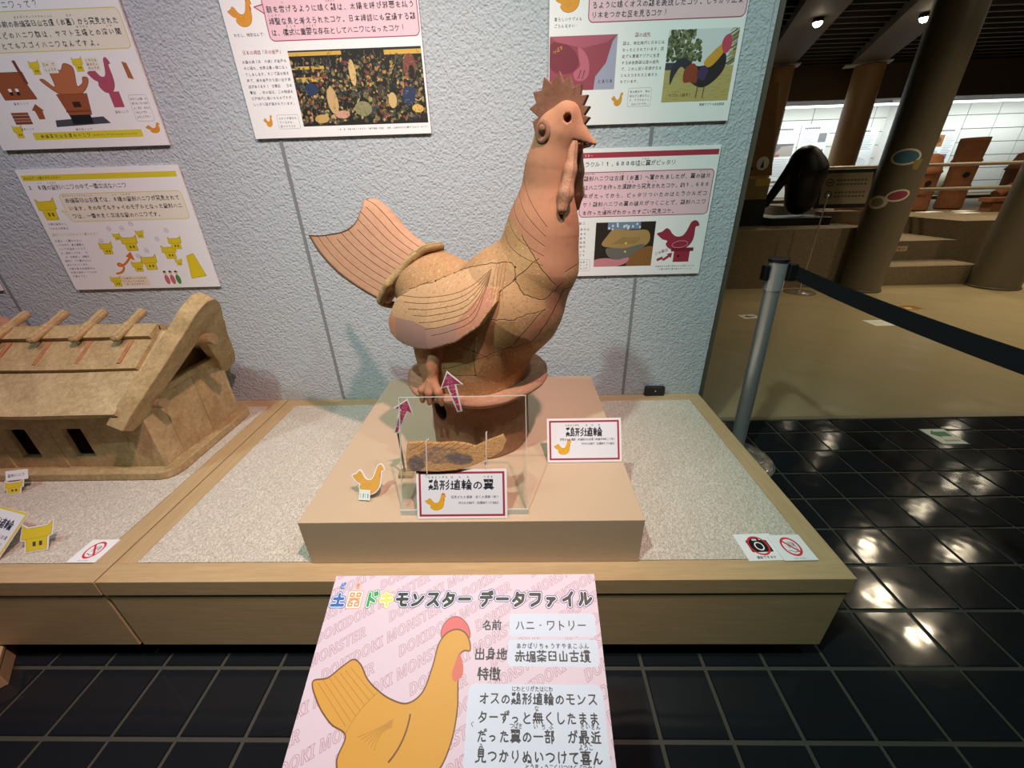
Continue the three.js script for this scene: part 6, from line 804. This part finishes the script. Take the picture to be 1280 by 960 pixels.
// ---------------------------------------------------------------- belt post
function beltPost(label, spot, turn, belt) {
  const o = thing('belt_post', label, 'barrier', spot, turn);
  part('base', new THREE.LatheGeometry([[0, 0.034], [0.03, 0.033], [0.09, 0.024], [0.15, 0.012], [0.168, 0.004], [0.168, 0], [0, 0]].map(([a, b]) => new THREE.Vector2(a, b)), 64), M.chromeBase, o);
  const tilt = new THREE.Vector3(-0.032, 0.9, 0).normalize(), q = new THREE.Quaternion().setFromUnitVectors(V3(0, 1, 0), tilt), at = (h) => tilt.clone().multiplyScalar(h);
  const seg = (name, r0, r1, h0, h1, m) => { const p = part(name, new THREE.CylinderGeometry(r1, r0, h1 - h0, 32), m, o); p.quaternion.copy(q); p.position.copy(at((h0 + h1) / 2)); return p; };
  seg('pole', 0.0295, 0.0295, 0.02, 0.81, M.chrome); seg('collar', 0.0325, 0.0325, 0.805, 0.912, std({ color: lin(0.8, 0.8, 0.82), metalness: 0.7, roughness: 0.25 })); seg('cap', 0.036, 0.036, 0.911, 0.921, M.black);
  const hd = part('belt_cassette', box(0.03, 0.062, 0.036, 0.004), M.black, o); hd.quaternion.copy(q); hd.position.copy(at(0.872)).add(V3(0.046, 0, 0.012)); const hl = part('belt_clip', box(0.018, 0.055, 0.034, 0.004), M.black, o); hl.quaternion.copy(q); hl.position.copy(at(0.87)).add(V3(-0.042, 0, 0));
  if (!belt) return;
  // belt runs to the next post, towards and past the right edge
  const A = at(0.872).add(V3(0.058, 0, 0.014)), B = V3(0.14, 0.872, 1.75), pos = [], idx = [], uv = []; for (let i = 0; i <= 24; i++) { const t = i / 24, p = A.clone().lerp(B, t); p.y -= 0.05 * 4 * t * (1 - t); for (const [s, e] of [[1, 1], [-1, 1], [1, -1], [-1, -1]]) { pos.push(p.x + 0.0006 * e, p.y + s * 0.0245, p.z); uv.push(t * 1.7, s * 0.024); } }
  for (let i = 0; i < 24; i++) { const a = i * 4, b = a + 4; idx.push(a, a + 1, b, b, a + 1, b + 1, a + 2, b + 2, a + 3, b + 2, b + 3, a + 3); } const g = new THREE.BufferGeometry(); g.setAttribute('position', new THREE.Float32BufferAttribute(pos, 3)); g.setAttribute('uv', new THREE.Float32BufferAttribute(uv, 2)); g.setIndex(idx); g.computeVertexNormals(); part('belt', g, M.belt, o);
}
beltPost('chrome belt post with dark retractable belt beside the plinth corner', [1.0, 0.001, 0.03], 0, true);
beltPost('chrome belt post that holds the far end of the dark belt', [1.15, 0.001, 1.86], Math.PI / 2, false);
// ---------------------------------------------------------------- floor marks
function floorMark(name, label, x, z, w, d, turn, draw, y = 0.0022) { const [c, cx] = canvas(256, Math.round(256 * d / w), '#d8ded6'); draw(cx, c.width, c.height); const o = part(numbered(name), box(w, 0.001, d), M.white, scene, [x, y, z], [0, turn, 0]); o.userData = { label, category: 'floor sign' }; const g = new THREE.PlaneGeometry(w, d); g.rotateX(-Math.PI / 2); part('print', g, std({ map: canvasTex(c), roughness: 0.3 }), o, [0, 0.0007, 0]); }
const arrowMark = (cx, W, H) => { cx.strokeStyle = '#2c6a58'; cx.lineWidth = 8; cx.strokeRect(4, 4, W - 8, H - 8); poly(cx, [[W * 0.16, H * 0.34], [W * 0.42, H * 0.1], [W * 0.42, H * 0.2], [W * 0.86, H * 0.2], [W * 0.86, H * 0.5], [W * 0.42, H * 0.5], [W * 0.42, H * 0.6]], '#1f7a52'); cx.fillStyle = '#8a7f86'; for (let i = 0; i < 5; i++) cx.fillRect(W * 0.3 + i * W * 0.12, H * 0.72, W * 0.08, H * 0.1); };
floorMark('floor_sticker', 'white floor sticker with a green arrow on the dark tiles', 2.115, -0.126, 0.128, 0.138, 0.0, arrowMark, 0.0035);
floorMark('floor_sticker', 'pale floor sticker with a dark arrow on the beige floor behind the belt post', 2.19, -2.16, 0.16, 0.12, 0.1, (cx, W, H) => poly(cx, [[W * 0.2, H * 0.5], [W * 0.5, H * 0.2], [W * 0.5, H * 0.4], [W * 0.85, H * 0.4], [W * 0.85, H * 0.6], [W * 0.5, H * 0.6], [W * 0.5, H * 0.8]], '#2a2a26'), 0.0026);
floorMark('floor_sticker', 'plain white floor sticker lying under the belt', 3.196, -1.896, 0.17, 0.16, 0.0, (cx, W, H) => { cx.fillStyle = '#b9bcb6'; cx.fillRect(W * 0.2, H * 0.4, W * 0.6, H * 0.1); }, 0.0026);
floorMark('floor_sticker', 'ochre floor sticker near the stone steps', 3.83, -2.34, 0.22, 0.13, 0.0, (cx, W, H) => { cx.fillStyle = '#8a5f22'; cx.fillRect(0, 0, W, H); cx.fillStyle = '#d8c79a'; cx.fillRect(W * 0.3, H * 0.5, W * 0.3, H * 0.3); }, 0.0026);
// ---------------------------------------------------------------- things in the hall
{ // rope stand
  const o = thing('rope_stand', 'thin rope stand with round chrome base in front of the stage', 'barrier', [3.2, 0.002, -3.03]); part('base', new THREE.LatheGeometry([[0, 0.03], [0.05, 0.028], [0.15, 0.008], [0.16, 0], [0, 0]].map(([a, b]) => new THREE.Vector2(a, b)), 40), M.chromeBase, o); part('rod', new THREE.CylinderGeometry(0.007, 0.007, 0.98, 10), M.chrome, o, [0, 0.51, 0]); part('finial', new THREE.SphereGeometry(0.014, 12, 8), M.chrome, o, [0, 1.0, 0]);
}
const SY = 0.66;
{ // black helmet-like shape on a low black base
  const o = thing('black_display_figure', 'black rounded display figure with a strap on a low black base', 'figure', [3.4, SY, -3.85]); part('base', moved(box(0.72, 0.09, 0.4, 0.01), 0, 0.045, 0), M.black, o);
  const f = (x, y, z) => { let d = capsule(x, y, z, [0.05, 0.28, 0, 0.17], [0.03, 0.58, 0, 0.2]); d = smin(d, capsule(x, y, z, [0.03, 0.58, 0, 0.2], [-0.02, 0.7, 0, 0.155]), 0.08); d = smin(d, capsule(x, y, z, [-0.16, 0.62, 0, 0.06], [-0.36, 0.24, 0, 0.045]), 0.05); return Math.max(d, 0.09 - y); };
  part('body', metreUV(nets(f, [-0.46, 0.08, -0.25], [0.28, 0.9, 0.25], 0.014)), M.black, o); part('strap', new THREE.TorusGeometry(0.205, 0.009, 8, 48), std({ color: lin(0.1, 0.1, 0.1), roughness: 0.35 }), o, [0.025, 0.57, 0], [0, 0.75, 0.2]); part('seam_band', new THREE.TorusGeometry(0.195, 0.006, 6, 40), std({ color: lin(0.03, 0.03, 0.03), roughness: 0.5 }), o, [0.035, 0.5, 0], [Math.PI / 2, 0, 0]);
}
{ // notice screen
  const o = thing('notice_screen', 'black framed notice panel with two round symbols on the stage', 'sign', [4.02, SY, -3.95], -0.12); part('foot', moved(box(0.42, 0.13, 0.22, 0.01), 0, 0.065, 0), M.stone, o); const t = part('frame', box(0.64, 0.44, 0.04, 0.006), M.black, o, [0, 0.38, 0], [-0.22, 0, 0]);
  const [c, x] = canvas(400, 260, '#a2957a'); x.strokeStyle = '#453c2c'; x.lineWidth = 8; for (const y of [78, 180]) { x.beginPath(); x.arc(64, y, 28, 0, 7); x.stroke(); x.fillStyle = '#5d5340'; x.fillRect(50, y - 8, 28, 16); for (let i = 0; i < 2; i++) for (let k = 0; k < 9; k++) x.fillRect(116 + k * 28, y - 26 + i * 34, 20, 15); } part('print', new THREE.PlaneGeometry(0.55, 0.35), std({ map: canvasTex(c), roughness: 0.6 }), t, [0, 0, 0.021]);
}
{ // wooden display cabinet with photographs, partly behind the wall
  const o = thing('wooden_cabinet', 'brown wooden cabinet with sloped top and picture panel beside the exhibit wall', 'cabinet', [2.77, SY, -3.9]); part('body', moved(box(0.42, 0.3, 0.34), 0, 0.15, 0), M.dark, o);
  const [c, x] = canvas(300, 120, '#8d7b52'); x.fillStyle = '#c2a648'; x.fillRect(10, 40, 110, 76); x.fillStyle = '#9c8f6a'; x.fillRect(135, 40, 70, 76); x.fillStyle = '#8a7a68'; x.fillRect(220, 40, 70, 76); x.fillStyle = '#d8cfb2'; x.fillRect(10, 8, 280, 22); part('picture_panel', box(0.4, 0.22, 0.02), std({ map: canvasTex(c), roughness: 0.6 }), o, [0, 0.41, 0.155]);
  const s = new THREE.Shape([[-0.22, 0], [0.22, 0], [0.12, 0.55], [0.06, 0.9], [-0.22, 0.9]].map(([a, b]) => new THREE.Vector2(a, b))); part('back_board', metreUV(new THREE.ExtrudeGeometry(s, { depth: 0.03, bevelEnabled: false })), std({ map: scaled(T_wood, 2), color: lin(0.5, 0.38, 0.24), roughness: 0.6 }), o, [0, 0.55, 0.1]);
  const disc = part('round_badge', new THREE.CylinderGeometry(0.07, 0.07, 0.006, 28), M.white, o, [0.08, 0.68, 0.134], [Math.PI / 2, 0, 0]); part('badge_mark', new THREE.ConeGeometry(0.02, 0.09, 4), M.black, disc, [0, 0.004, 0], [-Math.PI / 2, 0, 0]); part('slot', box(0.2, 0.02, 0.01), M.black, o, [-0.12, 0.63, 0.133]);
}
// clay cylinders and tools on the right stage
function haniwa(label, x, z, r, h, lean, notch) { const o = thing('clay_cylinder', label, 'haniwa', [x, SY, z]); const pts = [[0, 0], [r * 0.9, 0], [r, 0.03], [r * 0.92, h * 0.3], [r * 1.04, h * 0.33], [r * 0.92, h * 0.36], [r * 0.95, h * 0.66], [r * 1.06, h * 0.69], [r * 0.95, h * 0.72], [r * (notch ? 0.7 : 1), h * 0.95], [r * (notch ? 0.3 : 0.98), h], [0, h]]; part('body', metreUV(new THREE.LatheGeometry(pts.map(([a, b]) => new THREE.Vector2(a, b)), 28)), M.bgClay, o); part('hole', new THREE.CylinderGeometry(r * 0.22, r * 0.22, 0.02, 16), M.black, o, [-r * 0.35, h * 0.5, r * 0.87], [Math.PI / 2, 0, 0.3]); return o; }
haniwa('tall tapering clay cylinder nearest the stickered column', 6.16, -5.3, 0.165, 0.78, 0, true); haniwa('short round topped clay cylinder behind the stickered column', 5.78, -5.45, 0.17, 0.55, 0, true); haniwa('large upright clay cylinder in front of the orange photograph', 6.86, -5.5, 0.17, 0.98, 0, false);
haniwa('low clay jar stand between the tall clay cylinders', 6.5, -6.2, 0.24, 0.5, 0, false); haniwa('clay cylinder next to the far column', 8.05, -5.7, 0.24, 0.8, 0, true); haniwa('stout clay cylinder beside the notice panel', 5.02, -5.1, 0.2, 0.75, 0, false).position.y = 0.4505;
{ const o = thing('clay_pipe', 'slanted clay pipe leaning on the low clay pot', 'pottery', [7.42, SY, -5.15]); part('pipe', new THREE.CylinderGeometry(0.05, 0.07, 0.7, 18), M.bgClay, o, [0.05, 0.36, 0], [0, 0, -1.1]); part('pot', new THREE.LatheGeometry([[0, 0], [0.18, 0], [0.2, 0.1], [0.16, 0.24], [0.17, 0.28], [0, 0.28]].map(([a, b]) => new THREE.Vector2(a, b)), 24), M.bgClay, o, [0.1, 0, 0]); }
{ const o = thing('small_stool', 'little brown clay stool on the edge of the right stage', 'stool', [6.9, SY, -4.85]); part('seat', moved(box(0.34, 0.06, 0.2, 0.01), 0, 0.16, 0), M.bgClay, o); part('foot', moved(box(0.24, 0.13, 0.16), 0, 0.065, 0), M.bgClay, o); }
for (const [label, x, z, w] of [['white paper card on the stage edge next to the little stool', 6.35, -4.65, 0.24], ['white paper card under the tall tapering clay cylinder', 6.1, -4.95, 0.3], ['white paper card between the little stool and the large cylinder', 6.6, -4.95, 0.22]]) { const o = part(numbered('paper_card'), box(w, 0.01, 0.16), M.white, scene, [x, SY + 0.006, z], [0, 0.2, 0]); o.userData = { label, category: 'card' }; }
{ const o = thing('guard_rail', 'double bar guard rail running behind the columns across the stage', 'rail', [6.6, SY, -5.05]); const rm = std({ color: lin(0.34, 0.28, 0.22), roughness: 0.4 }); for (const y of [0.62, 0.33]) part('bar', new THREE.CylinderGeometry(0.022, 0.022, 5.4, 14), rm, o, [0, y, 0.55], [0, 0, Math.PI / 2]); for (const x of [-2.65, 2.65]) part('post', new THREE.CylinderGeometry(0.02, 0.02, 0.64, 12), rm, o, [x, 0.32, 0.55]); }
{ const o = thing('white_vase', 'white oval vase inside the lit case', 'vase', [9.85, 0.74, -9.0]); part('body', new THREE.LatheGeometry([[0, 0], [0.14, 0], [0.28, 0.12], [0.33, 0.26], [0.27, 0.42], [0.15, 0.5], [0.16, 0.53], [0, 0.53]].map(([a, b]) => new THREE.Vector2(a, b)), 36), std({ color: lin(0.6, 0.56, 0.46), roughness: 0.5 }), o); part('stand', box(0.5, 0.04, 0.4), M.white, o, [0, -0.0, 0]); }
renderer.render(scene, camera);
